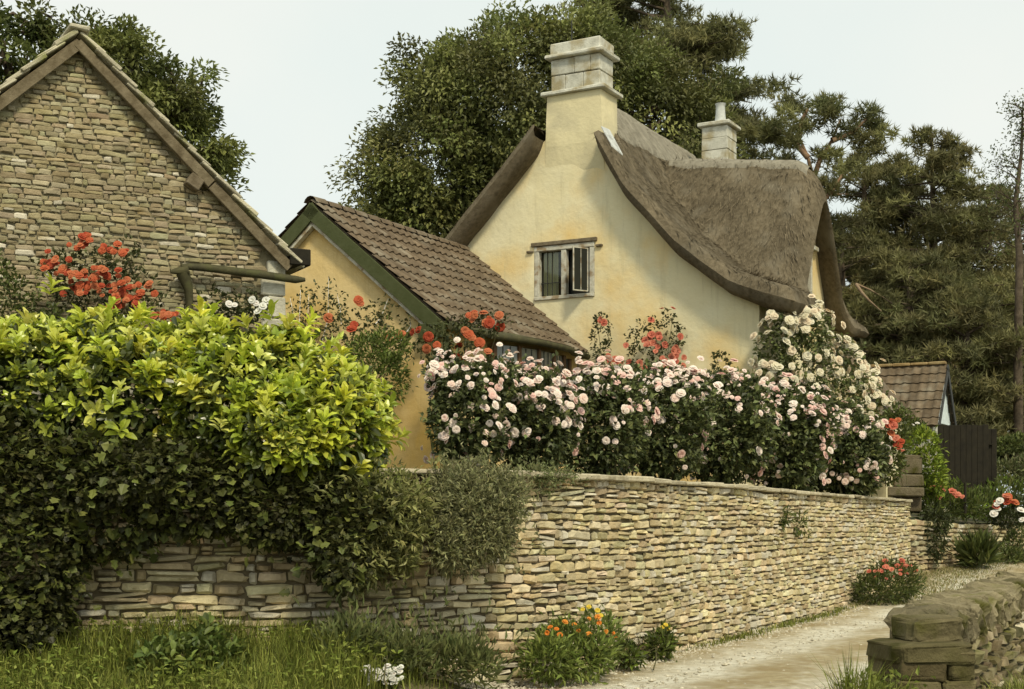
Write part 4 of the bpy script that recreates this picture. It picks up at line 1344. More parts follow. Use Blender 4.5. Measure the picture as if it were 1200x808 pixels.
N_DARK = [(.15, .147, .062), (.175, .168, .07), (.21, .20, .085), (.13, .127, .056)]
N_MID = [(.16, .162, .068), (.185, .185, .074), (.21, .21, .085), (.13, .134, .058)]
def tiers(f0, f1, n, prof, rise=0.0, npd=4, az0=None, az1=None):
    out = []
    for i in range(n):
        f = f0 + (f1 - f0) * (i + rng.random() * .6) / n
        az = rng.uniform(0, 2 * math.pi) if az0 is None else rng.uniform(az0, az1)
        ln = prof((f - f0) / (f1 - f0)) * rng.uniform(.65, 1.15)
        out.append((f, az, max(.4, ln), rise + rng.normal() * .07, max(2, int(npd * ln / 2.2 + .5))))
    return out
# cedar behind the broadleaf tree
b_ = P(790, 545, 58)
conifer('cedar_tree', 'tall cedar with flat layered branches behind the big broadleaf tree', b_,
        [b_, P(790, 250, 58), P(786, 100, 58), P(778, -70, 58)], .55,
        tiers(.50, .98, 70, lambda t: 5.0 * (1 - .45 * t), .02, 5), N_MID, per=17, L=.30, wd=.028, pad=(.62, .17))
# Scots pine with pale bent trunk
D = 43
b_ = P(968, 560, D)
sp_tr = [b_, P(966, 420, D), P(962, 330, D), P(958, 260, D), P(953, 210, D), P(947, 185, D), P(936, 160, D)]
pads = []
for (px, py, rx, ry) in [(905, 148, 20, 7), (925, 132, 18, 7), (950, 120, 26, 9), (985, 122, 24, 9), (1012, 135, 22, 9), (1030, 150, 12, 7), (920, 165, 16, 7), (945, 150, 18, 7), (990, 150, 26, 10), (1015, 165, 18, 8), (900, 160, 10, 6), (925, 190, 15, 7), (975, 180, 20, 8), (940, 205, 16, 7), (1000, 195, 22, 9), (970, 215, 20, 8), (960, 135, 20, 8), (880, 150, 8, 4)]:
    for q in range(3):
        c, R = E(px + rng.normal() * rx * .35, py + rng.normal() * ry * .4, D + rng.normal() * .6, rx * .75, ry, .5)
        pads.append((c, R))
root_sp = conifer('scots_pine', 'pine with pale bent forked trunk and open cloud-like needle pads, right of the far chimney', b_, sp_tr, .26, [(.72, 2.6, 1.0, .3, 1), (.8, .4, 1.2, .3, 1)], N_MID, per=26, L=.22, wd=.02, bark='pine_bark', extra=pads)
mb = MB()
for pts in ([(953, 210), (962, 185), (975, 165), (985, 140)], [(947, 185), (925, 160), (908, 150)], [(958, 240), (975, 225), (990, 200)], [(936, 160), (940, 140), (950, 122)], [(956, 225), (935, 210), (925, 195)], [(975, 165), (1000, 155), (1015, 140)]):
    tube(mb, [P(x, y, D + .1 * i) for i, (x, y) in enumerate(pts)], np.linspace(.10, .03, len(pts)), 6, cap=False)
mb.build('limb', M['pine_bark'], root_sp, smooth=True)
GC = 'dark conifers behind the cottage'
def spruce(label, px, D, ytop, w, n, pal, lean=0, f0=.12, per=11, pad=(.46, .15), L=.24):
    b_ = P(px, 548, D)
    t_ = P(px + lean, ytop, D)
    conifer('pine_tree', label, b_, [b_, b_ * .5 + t_ * .5 + np.array([.1, 0, 0]), t_], .3,
            tiers(f0, .99, n, lambda t: w * (1 - t) ** .55 + .3, .10, 5), pal, GC, per=per, L=L, wd=.022, pad=pad)
spruce('dark pine just right of the pale bent pine, ragged rounded top', 1012, 49, 175, 3.3, 100, N_DARK)
spruce('dark pine between the pale bent pine and the tallest pine, lower top', 1050, 50, 188, 3.2, 100, N_DARK)
spruce('tallest dark pine in the middle of the group, pointed ragged top', 1092, 47, 156, 3.5, 130, N_DARK)
spruce('shorter dark pine between the tallest pine and the bare thin tree', 1158, 50, 218, 3.0, 85, N_DARK)
spruce('dark pine at the right picture edge, partly cut off', 1208, 52, 245, 3.0, 80, N_DARK)
spruce('low broad dark pine directly behind the cottage thatch', 985, 45, 255, 2.6, 80, N_DARK, f0=.05)
spruce('low broad dark pine directly behind the tiled shed', 1065, 43, 300, 3.2, 100, N_DARK, f0=.04)
spruce('low spreading dark pine behind the dark board gate', 1130, 41, 345, 2.4, 80, N_DARK, f0=.04)
# thin tree, nearly bare
D = 40; b_ = P(1194, 556, D)
tr_root = thing('thin_tree', 'tall thin nearly bare tree with fine twigs at the right edge', 'tree', b_)
mb = MB(); tpts = [P(1194, 556, D), P(1193, 420, D), P(1195, 300, D), P(1190, 240, D), P(1197, 180, D), P(1199, 120, D)]
tube(mb, tpts, [.15, .13, .11, .08, .05, .02], 8); mb.build('trunk', M['bark'], tr_root, smooth=True)
mb = MB(); ends = []
for i in range(46):
    t = rng.uniform(.42, .98); s0 = np.array([np.interp(t * 5, range(6), [p[k] for p in tpts]) for k in range(3)])
    az = rng.uniform(0, 6.28); ln = rng.uniform(.5, 1.4) * (1.25 - t)
    e = s0 + np.array([math.cos(az) * ln, math.sin(az) * ln, ln * rng.uniform(.1, .8)])
    tube(mb, [s0, (s0 + e) / 2 + rng.normal(size=3) * .06, e], [.022, .015, .006], 4, cap=False)
    for q in range(5):
        s1 = s0 + (e - s0) * rng.uniform(.3, 1); e1 = s1 + unit(rng.normal(size=3) + (e - s0)) * rng.uniform(.2, .5)
        tube(mb, [s1, e1], [.008, .004], 3, cap=False); ends.append(e1)
mb.build('branch', M['bark'], tr_root)
mb = MB(); ends = np.array(ends)
kk = np.repeat(np.arange(len(ends)), 7); m = len(kk)
leaves(mb, ends[kk] + rng.normal(size=(m, 3)) * .14, rng.normal(size=(m, 3)), rng.normal(size=(m, 3)) + UP, .10, .045, pick(G_MID, m))
mb.build('crown', M['leaf'], tr_root)
# fallen broken limb caught on the dark pine
mb = MB()
tube(mb, [P(1003, 333, 41.3), P(1010, 343, 41.2), P(1018, 352, 41.2), P(1033, 365, 41.3)], [.05, .045, .035, .015], 7)
tube(mb, [P(1003, 333, 41.3), P(1020, 340, 41.4), P(1036, 349, 41.6)], [.04, .025, .01], 6)
tag(mb.build('broken_branch', M['dead_wood'], loc=P(1010, 343, 41.2), smooth=True), 'bare broken reddish branch hanging in the dark pines right of the thatch', 'branch')
# dark undergrowth closing the view under the trees
mb = MB()
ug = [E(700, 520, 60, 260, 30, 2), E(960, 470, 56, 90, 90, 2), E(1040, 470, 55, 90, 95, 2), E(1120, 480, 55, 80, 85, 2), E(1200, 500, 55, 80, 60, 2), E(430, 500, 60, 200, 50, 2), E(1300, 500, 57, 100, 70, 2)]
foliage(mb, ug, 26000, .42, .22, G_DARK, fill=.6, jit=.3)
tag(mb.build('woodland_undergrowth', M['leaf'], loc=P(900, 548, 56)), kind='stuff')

# ------------------------------------------------------------------ the laurel hedge
he = [E(50, 476, 12.45, 100, 84, .85), E(165, 478, 12.4, 105, 76, .85), E(285, 482, 12.35, 105, 74, .8), E(378, 500, 12.25, 66, 68, .65), E(412, 500, 12.2, 32, 46, .45), E(120, 420, 12.4, 40, 38, .4), E(240, 425, 12.4, 38, 36, .4), E(330, 432, 12.3, 34, 34, .4), E(340, 520, 12.0, 70, 42, .6), E(60, 540, 12.2, 110, 80, .7), E(215, 545, 12.25, 120, 60, .5)]
hb = P(230, 540, 12.5)
hedge = thing('laurel_hedge', 'large laurel hedge with bright yellow-green new leaves spilling over the wall, left foreground', 'hedge', (hb[0], 12.6, 1.8))
def rosettes(mb, pts, ax, per, L, Wd, pal, spread=.85, jit=.2):
    n = len(pts)
    k = np.repeat(np.arange(n), per)
    i = np.tile(np.arange(per), n)
    ph = i * 2.4 + rng.uniform(0, 6.28, n)[k] + rng.normal(0, .25, n * per)
    ref = unit(np.cross(ax, unit(rng.normal(size=(n, 3))))); r2 = np.cross(ax, ref)
    rad = np.cos(ph)[:, None] * ref[k] + np.sin(ph)[:, None] * r2[k]
    t = (i / per)
    op = (spread * (1.15 - .75 * t))[:, None]
    d = unit(ax[k] * (1 - .45 * op) + rad * op + rng.normal(size=(n * per, 3)) * .20 - UP * .10)
    o = pts[k] + ax[k] * (t * .10)[:, None]
    nn_ = unit(ax[k] * 1.0 - rad * .35 + rng.normal(size=(n * per, 3)) * .15)
    s_ = rng.uniform(.75, 1.2, n * per) * (1.05 - .3 * t)
    base_c = pick(pal, n, jit)[k] * rng.uniform(.88, 1.12, (n * per, 1))
    leaves(mb, o, d, nn_, L * s_, Wd * s_, base_c, 'laurel')
def px_of(p): return 600 + p[:, 0] / p[:, 1] * F, HOR - (p[:, 2] - CAMZ) / p[:, 1] * F
pts, nn = blob(he, 2600, .12, .9)
lowlim = np.interp((pts[:, 0]), [-4.5, -3.5, -2.8, -2.3, -1.9, -1.4, -1.0], [2.80, 2.72, 2.45, 2.2, 1.82, 1.76, 1.9])
sel = (pts[:, 2] > lowlim + rng.normal(0, .20, len(pts))) & (nn[:, 1] < .5)
mb = MB()
ax = unit(nn * .8 + np.array([0.1, -.1, .9]) + rng.normal(size=nn.shape) * .25)
LG = [(.50, .55, .06), (.56, .58, .08), (.43, .49, .055), (.62, .63, .15), (.32, .39, .045), (.55, .55, .06)]
pts = pts + nn * rng.exponential(.06, (len(pts), 1)) * (rng.random((len(pts), 1)) < .3) + np.array([0, 0, 1.]) * rng.exponential(.04, (len(pts), 1)) * (rng.random((len(pts), 1)) < .25)
hk = rng.random(sel.sum()) < .65
rosettes(mb, pts[sel][hk], ax[sel][hk], 9, .142, .060, LG)
rosettes(mb, pts[sel][~hk], ax[sel][~hk], 8, .10, .042, LG[2:5])
mb.build('new_growth', M['gloss_leaf'], hedge)
mb = MB()
foliage(mb, he, 9000, .115, .05, [(.05, .065, .016), (.07, .09, .021), (.09, .115, .027)], 'laurel', fill=.45, upw=.1, rnd=.6)
pts, nn = blob(he, 950, .08, .9)
rosettes(mb, pts, unit(nn + np.array([0, -.2, .35]) + rng.normal(size=nn.shape) * .25), 8, .11, .05, [(.20, .24, .045), (.26, .30, .05), (.085, .11, .024), (.11, .14, .03), (.07, .085, .02), (.16, .19, .04)])
mb.build('old_foliage', M['gloss_leaf'], hedge)
mb = MB(); hq = blob(he, 60, .8)[0]; hq = hq * .35 + np.mean(hq, 0) * .65 + np.array([0, .3, 0]); stems(mb, hedge.location, hq, 20, .022, .6); mb.build('stem', M['stem'], hedge)

# ivy and mixed growth under the hedge, down to the verge at the left
ie = [E(15, 655, 11.55, 85, 90, .5), E(-20, 600, 11.6, 120, 120, .6), E(110, 600, 11.75, 90, 50, .34), E(235, 588, 11.8, 90, 40, .32), E(335, 594, 11.82, 75, 42, .32), E(400, 640, 11.75, 40, 50, .36), E(15, 720, 11.5, 60, 40, .4), E(150, 560, 11.6, 100, 45, .45), E(350, 585, 11.85, 70, 40, .32), E(250, 562, 11.8, 90, 38, .34), E(60, 560, 11.65, 90, 50, .45), E(425, 605, 11.85, 40, 40, .36)]
ivy = bush('ivy', 'dark ivy curtain hanging under the laurel hedge over the wall, left', 'ivy', (-3.4, 11.75, .35), ie,
           [(26000, .052, .046, [(.05, .052, .016), (.065, .068, .02), (.085, .088, .026), (.038, .04, .014)], 'ivy', dict(fill=.3, upw=-.1, rnd=.6, jit=.3)),
            (2600, .085, .075, [(.14, .16, .035), (.10, .12, .028), (.085, .10, .025), (.17, .185, .045)], 'ivy', dict(fill=.06, upw=-.2, rnd=.6, jit=.35, shag=.08)),
            (1300, .10, .012, [(.10, .11, .035), (.075, .085, .03)], 'leaf', dict(fill=.08, upw=.1, rnd=.9, jit=.3))], leafmat='leaf', stem=0)
# two small-leaved shrubs hanging over the wall
bush('cotoneaster_shrub', 'loose olive green shrub hanging over the wall beside the laurel', 'shrub', P(440, 600, 12.45),
     [E(450, 616, 11.95, 40, 46, .38), E(425, 655, 11.85, 36, 40, .32), E(470, 596, 12.1, 24, 30, .35), E(474, 645, 11.95, 20, 30, .26), E(412, 600, 11.9, 20, 40, .3)],
     [(8500, .075, .024, [(.22, .225, .075), (.27, .275, .098), (.16, .165, .058), (.34, .34, .13)], 'leaf', dict(fill=.55, upw=.2, rnd=.8, jit=.35, shag=.08, tuft=4, lump=.16))], stem=14)
bush('broom_shrub', 'dense rounded grey-green shrub spilling over the wall left of the bare stonework', 'shrub', P(560, 570, 12.8),
     [E(556, 608, 12.15, 42, 48, .38), E(535, 636, 12.05, 32, 32, .30), E(584, 578, 12.45, 26, 20, .35), E(535, 572, 12.4, 36, 26, .38), E(584, 622, 12.3, 20, 32, .26)],
     [(17000, .052, .016, [(.22, .222, .10), (.27, .27, .125), (.16, .16, .075), (.34, .335, .165)], 'leaf', dict(fill=.5, upw=.25, rnd=.8, jit=.35, shag=.06, tuft=5, lump=.14))], stem=14)
bush('trailing_plant', 'low pale green trailing plant creeping along the wall coping', 'plant', P(640, 555, 13.5),
     [E(622, 555, 13.25, 26, 8, .16), E(652, 558, 13.5, 24, 6, .14), E(676, 561, 13.9, 14, 4, .10), E(640, 568, 13.25, 9, 12, .06)],
     [(1500, .035, .018, [(.18, .20, .08), (.22, .24, .10), (.13, .15, .055)], 'leaf', dict(fill=.5, jit=.3, lump=.03))], stem=5, stem_r=.005)

# ------------------------------------------------------------------ rose row behind the wall
GR = 'pink rose bushes behind the retaining wall'
rose_rows = [
    ('pink rose bush at the left end of the row, against the ochre extension corner', [E(550, 488, 14.7, 44, 62, .55), E(525, 448, 14.9, 20, 30, .35), E(575, 458, 14.9, 30, 30, .4)], 62),
    ('pink rose bush in front of the bow window', [E(625, 496, 15.4, 55, 60, .6), E(640, 472, 15.6, 38, 32, .4), E(600, 466, 15.5, 24, 32, .4)], 62),
    ('pink rose bush right of the bow window, below the narrow red wall rose', [E(700, 497, 16.6, 56, 64, .6), E(690, 472, 16.8, 40, 32, .4), E(722, 468, 16.8, 34, 34, .4)], 58),
    ('pink rose bush below the wide red rose on the gable wall', [E(775, 500, 18.0, 56, 62, .65), E(765, 468, 18.2, 40, 36, .4), E(800, 470, 18.2, 34, 34, .4)], 62),
    ('pink rose bush in the middle of the gable, right of the small wall climber', [E(850, 508, 19.6, 54, 62, .7), E(845, 475, 19.8, 42, 36, .4), E(872, 482, 19.8, 34, 34, .4)], 62),
    ('pink rose bush below the cream climbing rose', [E(922, 518, 21.6, 52, 60, .7), E(918, 488, 21.8, 40, 36, .4), E(948, 492, 22.0, 34, 34, .4)], 66),
    ('pink rose bush at the right end of the row, above the wall end', [E(988, 532, 23.6, 44, 50, .65), E(975, 508, 23.6, 34, 34, .4), E(1012, 540, 23.8, 24, 36, .4)], 56),
]
for lab, ells, nbm in rose_rows:
    c0_, r0_ = ells[0]
    D = c0_[1]
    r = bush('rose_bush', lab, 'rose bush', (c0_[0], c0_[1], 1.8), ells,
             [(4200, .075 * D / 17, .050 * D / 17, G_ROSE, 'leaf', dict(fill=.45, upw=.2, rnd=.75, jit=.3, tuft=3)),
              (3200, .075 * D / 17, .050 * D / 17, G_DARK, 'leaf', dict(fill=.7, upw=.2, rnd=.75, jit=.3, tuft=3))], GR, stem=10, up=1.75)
    nb2 = int(nbm * 3.0); r0b, r1b = .022 * (D / 16) ** .6, .060 * (D / 16) ** .6
    bp_, bn_ = bloom_spots(ells, nb2, (1, 7), .085, .15, .18, .14, up=2.1)
    q = np.argsort(bp_[:, 1]); bp_, bn_ = bp_[q], bn_[q]
    add_blooms(r, bp_[:100], bn_[:100], PINK, r0b, r1b)
    mb = MB()
    for i in range(len(PINK)): scatter_mesh(mb, PINK[i], bp_[100 + i::len(PINK)], bn_[100 + i::len(PINK)], r0b, r1b)
    tag(mb.build('blossom', M['petal'], r, smooth=True), kind='stuff')

# cream climber over the cottage corner
ce = [E(910, 432, 23.55, 22, 68, .28), E(942, 432, 24.0, 34, 72, .4), E(982, 458, 24.9, 36, 60, .45), E(1014, 482, 26.0, 22, 50, .38), E(952, 385, 24.4, 22, 24, .28), E(965, 520, 24.6, 40, 50, .4)]
cr = bush('climbing_rose', 'cream climbing rose covered in small blooms on the cottage front corner', 'climbing rose', (5.3, 24.6, 1.8), ce,
          [(8500, .085, .055, G_ROSE + [(.15, .18, .06)], 'leaf', dict(fill=.4, upw=.1, rnd=.7, jit=.3, tuft=3))], stem=14, stem_r=.018, spread=.4)
bp_, bn_ = bloom_spots(ce, 430, (1, 5), .10, .15, .5, .1, up=2.6)
add_blooms(cr, bp_[:100], bn_[:100], CREAM, .065, .092)
mb = MB()
for i, me in enumerate(CREAM): scatter_mesh(mb, me, bp_[100 + i::3], bn_[100 + i::3], .06, .088)
tag(mb.build('blossom', M['petal'], cr, smooth=True), kind='stuff')

# red climbers
def red_rose(name, label, base, ells, n, nbm, meshes=RED, r=(.055, .085), L=.065, pal=None, extra=None, tb=.5, stem=6, cl=(1, 4), front=.15, fill=.45):
    o = bush(name, label, 'climbing rose', base, ells, [(n, L, L * .62, pal or [(.06, .07, .022), (.08, .09, .03), (.10, .10, .035), (.045, .055, .018)], 'leaf', dict(fill=fill, upw=.2, rnd=.8, jit=.3, tuft=3))], stem=stem, stem_r=.012)
    if nbm:
        p, q = bloom_spots(ells, nbm, cl, .07, front, tb, .1)
        add_blooms(o, p, q, meshes, *r)
    if extra:
        p = np.array([P(*e[:3]) for e in extra]); add_blooms(o, p, np.tile([0, -1, .4], (len(p), 1)), meshes, *r)
    return o
red_rose('climbing_rose', 'narrow red climbing rose on the gable wall beside the tiled roof end', H(.85, -.15, 1.8), [E(704, 398, 24.85, 11, 34, .14), E(706, 440, 24.85, 9, 40, .12)], 620, 22, SALMON, (.05, .075))
red_rose('climbing_rose', 'wide orange-red climbing rose on the middle of the gable wall', H(1.6, -.2, 1.8), [E(755, 410, 24.5, 19, 36, .16), E(780, 392, 24.4, 22, 28, .15), E(770, 430, 24.4, 30, 34, .18)], 1150, 40, SALMON, (.05, .08))
red_rose('climbing_rose', 'small brownish climber low on the gable wall, right of the wide red one', H(2.7, -.2, 1.8), [E(845, 428, 23.85, 12, 18, .12), E(838, 455, 23.85, 20, 22, .14)], 420, 6, SALMON, (.035, .05))
red_rose('climbing_rose', 'red rose climbing the ochre extension gable wall, with thin straggling stems', H(-3.2, -5.1, 1.8),
         [E(408, 385, 21.6, 36, 30, .2), E(375, 360, 21.9, 28, 30, .12), E(445, 385, 21.3, 26, 34, .2), E(360, 395, 21.9, 20, 36, .12), E(475, 400, 21.1, 22, 26, .2)], 1000, 0, RED, (.055, .085),
         extra=[(415, 381, 21.25), (420, 352, 21.3), (385, 373, 21.5), (455, 395, 21.0), (470, 393, 20.9), (412, 386, 21.2), (422, 356, 21.3)], stem=16, fill=.75)
red_rose('climbing_rose', 'deep red rose over the bow window end of the tiled roof eave', H(.2, -4.6, 1.8),
         [E(535, 395, 20.4, 36, 22, .25), E(560, 382, 20.7, 26, 12, .2), E(510, 400, 20.3, 20, 22, .2), E(580, 378, 21.0, 14, 8, .12)], 950, 16, RED, (.055, .085),
         extra=[(549, 392, 20.0), (545, 388, 20.0), (553, 396, 20.0), (562, 402, 20.1), (502, 395, 19.9), (512, 405, 19.9), (556, 370, 20.4), (585, 370, 20.8), (572, 412, 20.1), (575, 378, 20.5)])
red_rose('climbing_rose', 'scarlet rose bush with heavy flower clusters against the barn wall', BN(0, -.35, 1.8),
         [E(105, 330, 15.75, 42, 42, .25), E(150, 350, 15.85, 34, 34, .22), E(75, 320, 15.7, 24, 30, .2), E(120, 370, 15.7, 60, 30, .25), E(145, 305, 16.0, 22, 22, .12)], 1500, 0, RED, (.030, .052), cl=(2, 6),
         extra=[(x + rng.normal() * 7, y + rng.normal() * 5, 15.45 + rng.normal() * .06) for x, y, k in [(96, 285, 4), (132, 291, 4), (61, 308, 4), (104, 320, 4), (120, 322, 3), (148, 332, 4), (90, 344, 3), (147, 350, 4), (131, 358, 2), (171, 341, 2), (196, 371, 4), (82, 318, 2), (117, 338, 2), (140, 342, 2), (162, 355, 1)] for _ in range(3 * k)])
red_rose('climbing_rose', 'dark leaved climber with white flowers under the barn drip beam', BN(2.0, -.2, 1.8),
         [E(258, 358, 16.65, 22, 14, .12), E(290, 358, 16.75, 18, 16, .12), E(275, 372, 16.7, 40, 12, .14)], 600, 0, WHITE, (.035, .055),
         extra=[(300, 356, 16.5), (308, 360, 16.5), (268, 357, 16.45), (275, 358, 16.45), (296, 352, 16.5), (303, 366, 16.5), (228, 369, 16.3), (312, 353, 16.55)], pal=G_DARK)
bush('wall_creeper', 'dull green creeper on the barn wall at the left picture edge', 'creeper', BN(-1.0, -.3, 1.8), [E(10, 365, 15.3, 34, 45, .3), E(50, 385, 15.4, 36, 28, .3), E(-20, 340, 15.2, 40, 50, .3), E(230, 275, 16.6, 1, 1, .02)][:3],
     [(2200, .06, .035, G_MID, 'leaf', dict(fill=.5, jit=.3, tuft=3))], stem=8)
bush('garden_shrub', 'small bright green shrub between the laurel and the ochre extension', 'shrub', P(435, 470, 20.6), [E(432, 418, 20.6, 30, 24, .35), E(455, 408, 20.7, 22, 18, .3), E(440, 445, 20.5, 36, 34, .35)],
     [(2400, .085, .032, [(.14, .18, .04), (.18, .22, .05), (.10, .14, .03)], 'leaf', dict(fill=.4, jit=.3))], stem=8)
# thin stray twigs up the ochre wall
mb = MB()
tw = []
for (x0, y0, x1, y1) in [(350, 430, 352, 340), (372, 420, 385, 325), (400, 380, 395, 345), (440, 380, 455, 350), (345, 400, 340, 350), (470, 400, 480, 372), (365, 400, 362, 345)]:
    a, b = P(x0, y0, 21.75 + (430 - x0) * .004), P(x1, y1, 21.85 + (430 - x1) * .004)
    m = (a + b) / 2 + rng.normal(size=3) * np.array([.08, .02, .08])
    tube(mb, [a, m, b], [.008, .006, .003], 4, cap=False)
    for t in np.linspace(.2, 1, 14): tw.append(a * (1 - t) ** 2 + 2 * m * t * (1 - t) + b * t * t)
tw = np.repeat(np.array(tw), 3, 0) + rng.normal(size=(len(tw) * 3, 3)) * np.array([.06, .02, .06])
leaves(mb, tw, rng.normal(size=tw.shape), np.tile([0, -1, .5], (len(tw), 1)) + rng.normal(size=tw.shape) * .4, .065, .035, pick([(.09, .10, .03), (.12, .12, .04), (.07, .08, .025)], len(tw)))
tag(mb.build('wall_vine', M['leaf'], loc=P(360, 440, 21.8)), 'thin leafy twigs trained up the ochre gable wall beside the barn corner', 'climber')

# ------------------------------------------------------------------ right-hand garden
def clump(name, label, cat, base, ells, n, L, Wd, pal, shape='leaf', blooms=None, group=None, stem=5, **kw):
    k = dict(fill=.5, upw=.6, rnd=.6, jit=.3); k.update(kw)
    o = bush(name, label, cat, base, ells, [(n, L, Wd, pal, shape, k)], group, stem=stem, stem_r=.008)
    if blooms:
        meshes, pts, r = blooms
        p = np.array([P(*e) for e in pts]); add_blooms(o, p, np.tile([0, -.4, .7], (len(p), 1)), meshes, *r)
    return o
clump('red_valerian', 'red valerian clump at the foot of the tall wall end', 'plant', P(1035, 705, 23.), [E(1028, 694, 22.8, 30, 18, .45), E(1052, 685, 23.0, 26, 22, .45), E(1045, 675, 23.1, 26, 14, .3)], 1900, .10, .028, G_MID,
      blooms=(SALMON, [(1038 + rng.normal() * 12, 672 + rng.normal() * 8, 22.7 + rng.normal() * .2) for _ in range(16)] + [(1062 + rng.normal() * 8, 663 + rng.normal() * 6, 22.9) for _ in range(14)], (.03, .055)))
clump('hanging_plant', 'dark narrow plant hanging down the lower garden wall', 'plant', P(1096, 606, 27.6), [E(1096, 628, 27.2, 9, 36, .2), E(1098, 610, 27.4, 16, 12, .25)], 800, .12, .035, G_DARK, upw=-.4)
clump('spiky_plant', 'spiky grey-green tuft growing at the lower wall, right', 'plant', P(1145, 668, 27.6), [E(1146, 652, 27.6, 16, 16, .3)], 500, .30, .025, G_MID, upw=1.4, rnd=.35)
clump('garden_shrub', 'low rounded shrub at the wall foot near the right picture edge', 'shrub', P(1185, 665, 29), [E(1178, 655, 28.6, 22, 12, .4), E(1196, 640, 29, 18, 22, .4)], 1200, .10, .04, G_MID)
rb = clump('rose_bush', 'small rose bush with red and white blooms on top of the lower wall, right edge', 'rose bush', P(1182, 615, 29.5), [E(1182, 602, 29.3, 19, 18, .4), E(1195, 595, 29.5, 14, 14, .3)], 900, .085, .05, G_DARK)
add_blooms(rb, np.array([P(1180 + rng.normal() * 8, 590 + rng.normal() * 4, 28.9) for _ in range(9)]), np.tile([0, -.5, .7], (9, 1)), SALMON + RED, .07, .11)
add_blooms(rb, np.array([P(x, y, 28.85) for x, y in [(1168, 592), (1170, 598), (1165, 603), (1196, 599), (1198, 610), (1172, 588)]]), np.tile([0, -.5, .7], (6, 1)), WHITE, .06, .09)
clump('border_plants', 'mixed leafy border behind the lower wall, below the dark gate', 'border', P(1120, 600, 29.), [E(1085, 588, 28.4, 20, 16, .5), E(1120, 592, 28.8, 34, 16, .5), E(1155, 592, 29.4, 30, 18, .5), E(1180, 580, 31, 34, 16, .5), E(1100, 575, 29.6, 30, 12, .4)], 3600, .14, .04, G_MID + G_LIME[2:],
      blooms=(SALMON, [(1110 + rng.normal() * 7, 578 + rng.normal() * 4, 28.1) for _ in range(9)], (.06, .09)), upw=1.)
clump('flowering_shrub', 'tall red flowered shrub beside the cottage porch', 'shrub', P(1050, 570, 26.4), [E(1050, 510, 26.4, 13, 34, .3), E(1042, 540, 26.2, 15, 30, .3), E(1056, 500, 26.6, 9, 20, .2)], 1300, .10, .05, G_MID,
      blooms=(SALMON + RED, [(1046, 495, 25.95), (1042, 500, 25.95), (1052, 493, 26.), (1055, 518, 26.), (1052, 523, 25.95), (1047, 500, 25.9), (1056, 530, 26.), (1044, 508, 25.95), (1050, 515, 25.95)], (.07, .10)))
clump('garden_shrub', 'yellow-green shrub between the cottage porch and the dark gate', 'shrub', P(1085, 580, 28.2), [E(1086, 540, 28.2, 15, 32, .35), E(1078, 520, 28.3, 18, 16, .3), E(1096, 560, 28., 12, 22, .3)], 1500, .11, .05, G_LIME, upw=.3)
clump('white_flowered_shrub', 'green shrub with small white flowers against the shed wall', 'shrub', P(1068, 520, 30), [E(1068, 505, 30.5, 18, 14, .3)], 700, .10, .06, G_MID,
      blooms=(WHITE, [(1060, 497, 30.1), (1070, 499, 30.1), (1064, 503, 30.1), (1075, 497, 30.1)], (.04, .06)))
mb = MB(); tube(mb, [P(1131, 602, 28.3), P(1131, 566, 28.3)], .03, 7)
tag(mb.build('post', M['dark_wood'], loc=P(1131, 602, 28.3)), 'slim dark post standing in the border behind the lower wall', 'post')
clump('clipped_hedge', 'dark clipped hedge beyond the gate at the right edge', 'hedge', P(1190, 545, 36), [E(1185, 522, 36, 22, 9, .5), E(1215, 520, 36, 30, 11, .5), E(1250, 522, 36, 30, 10, .5)], 2600, .10, .06, G_MID)
clump('garden_shrub', 'pale leafy clump in the bed under the clipped hedge, right edge', 'shrub', P(1190, 565, 34), [E(1180, 552, 34, 16, 12, .4), E(1205, 550, 34, 20, 14, .4)], 1100, .12, .05, [(.16, .17, .07), (.2, .2, .1), (.1, .12, .04)])
# little ferns in the joints of the tall wall
GW_ = 'small ferns growing in the wall joints'
for px, py, D, lb in ((916, 606, 19.7, 'small fern in the tall wall joints, the left and higher one'), (935, 615, 20.3, 'small dark fern in the tall wall joints, the right and lower one')):
    clump('wall_fern', lb, 'fern', P(px, py, D), [E(px, py, D, 9, 9, .1)], 130, .09, .03, G_MID, group=GW_, stem=0, upw=0.)

# ------------------------------------------------------------------ foreground plants and grass
pop = clump('poppy_plant', 'clump of orange poppies at the foot of the tall wall', 'flowers', P(665, 792, 13.1), [E(640, 770, 12.7, 30, 24, .3), E(680, 768, 13.0, 34, 26, .3), E(700, 752, 13.3, 22, 26, .2), E(660, 750, 13.0, 28, 18, .2)], 2400, .085, .026, [(.18, .225, .05), (.23, .28, .065), (.12, .155, .035)],
      blooms=(ORANGE, [(690, 726, 12.9), (673, 733, 12.9), (678, 740, 12.85), (652, 738, 12.8), (702, 731, 13.), (641, 742, 12.7), (710, 741, 13.), (690, 744, 12.9), (722, 749, 13.3), (662, 730, 12.9), (718, 743, 13.2), (656, 745, 12.8), (645, 736, 12.7), (700, 724, 13.0)], (.022, .034)))
add_blooms(pop, np.array([P(x, y, 13.1) for x, y in [(700, 716), (704, 722), (683, 715), (690, 712)]]), np.tile([0, -.4, .7], (4, 1)), YELLOW, .018, .028)
clump('verge_plant', 'small leafy weed right of the orange poppies', 'plant', P(738, 782, 14.1), [E(737, 768, 14.0, 14, 14, .2)], 420, .075, .03, G_MID + G_LIME[2:])
clump('verge_plant', 'yellow flowered weed at the wall foot, farther up the lane than the poppies', 'plant', P(776, 775, 15.0), [E(776, 758, 15.0, 18, 16, .2), E(780, 745, 15.1, 8, 12, .12)], 560, .08, .03, G_MID + G_LIME[2:], blooms=(YELLOW, [(780, 733, 15.), (776, 736, 15.), (783, 738, 15.)], (.02, .03)))
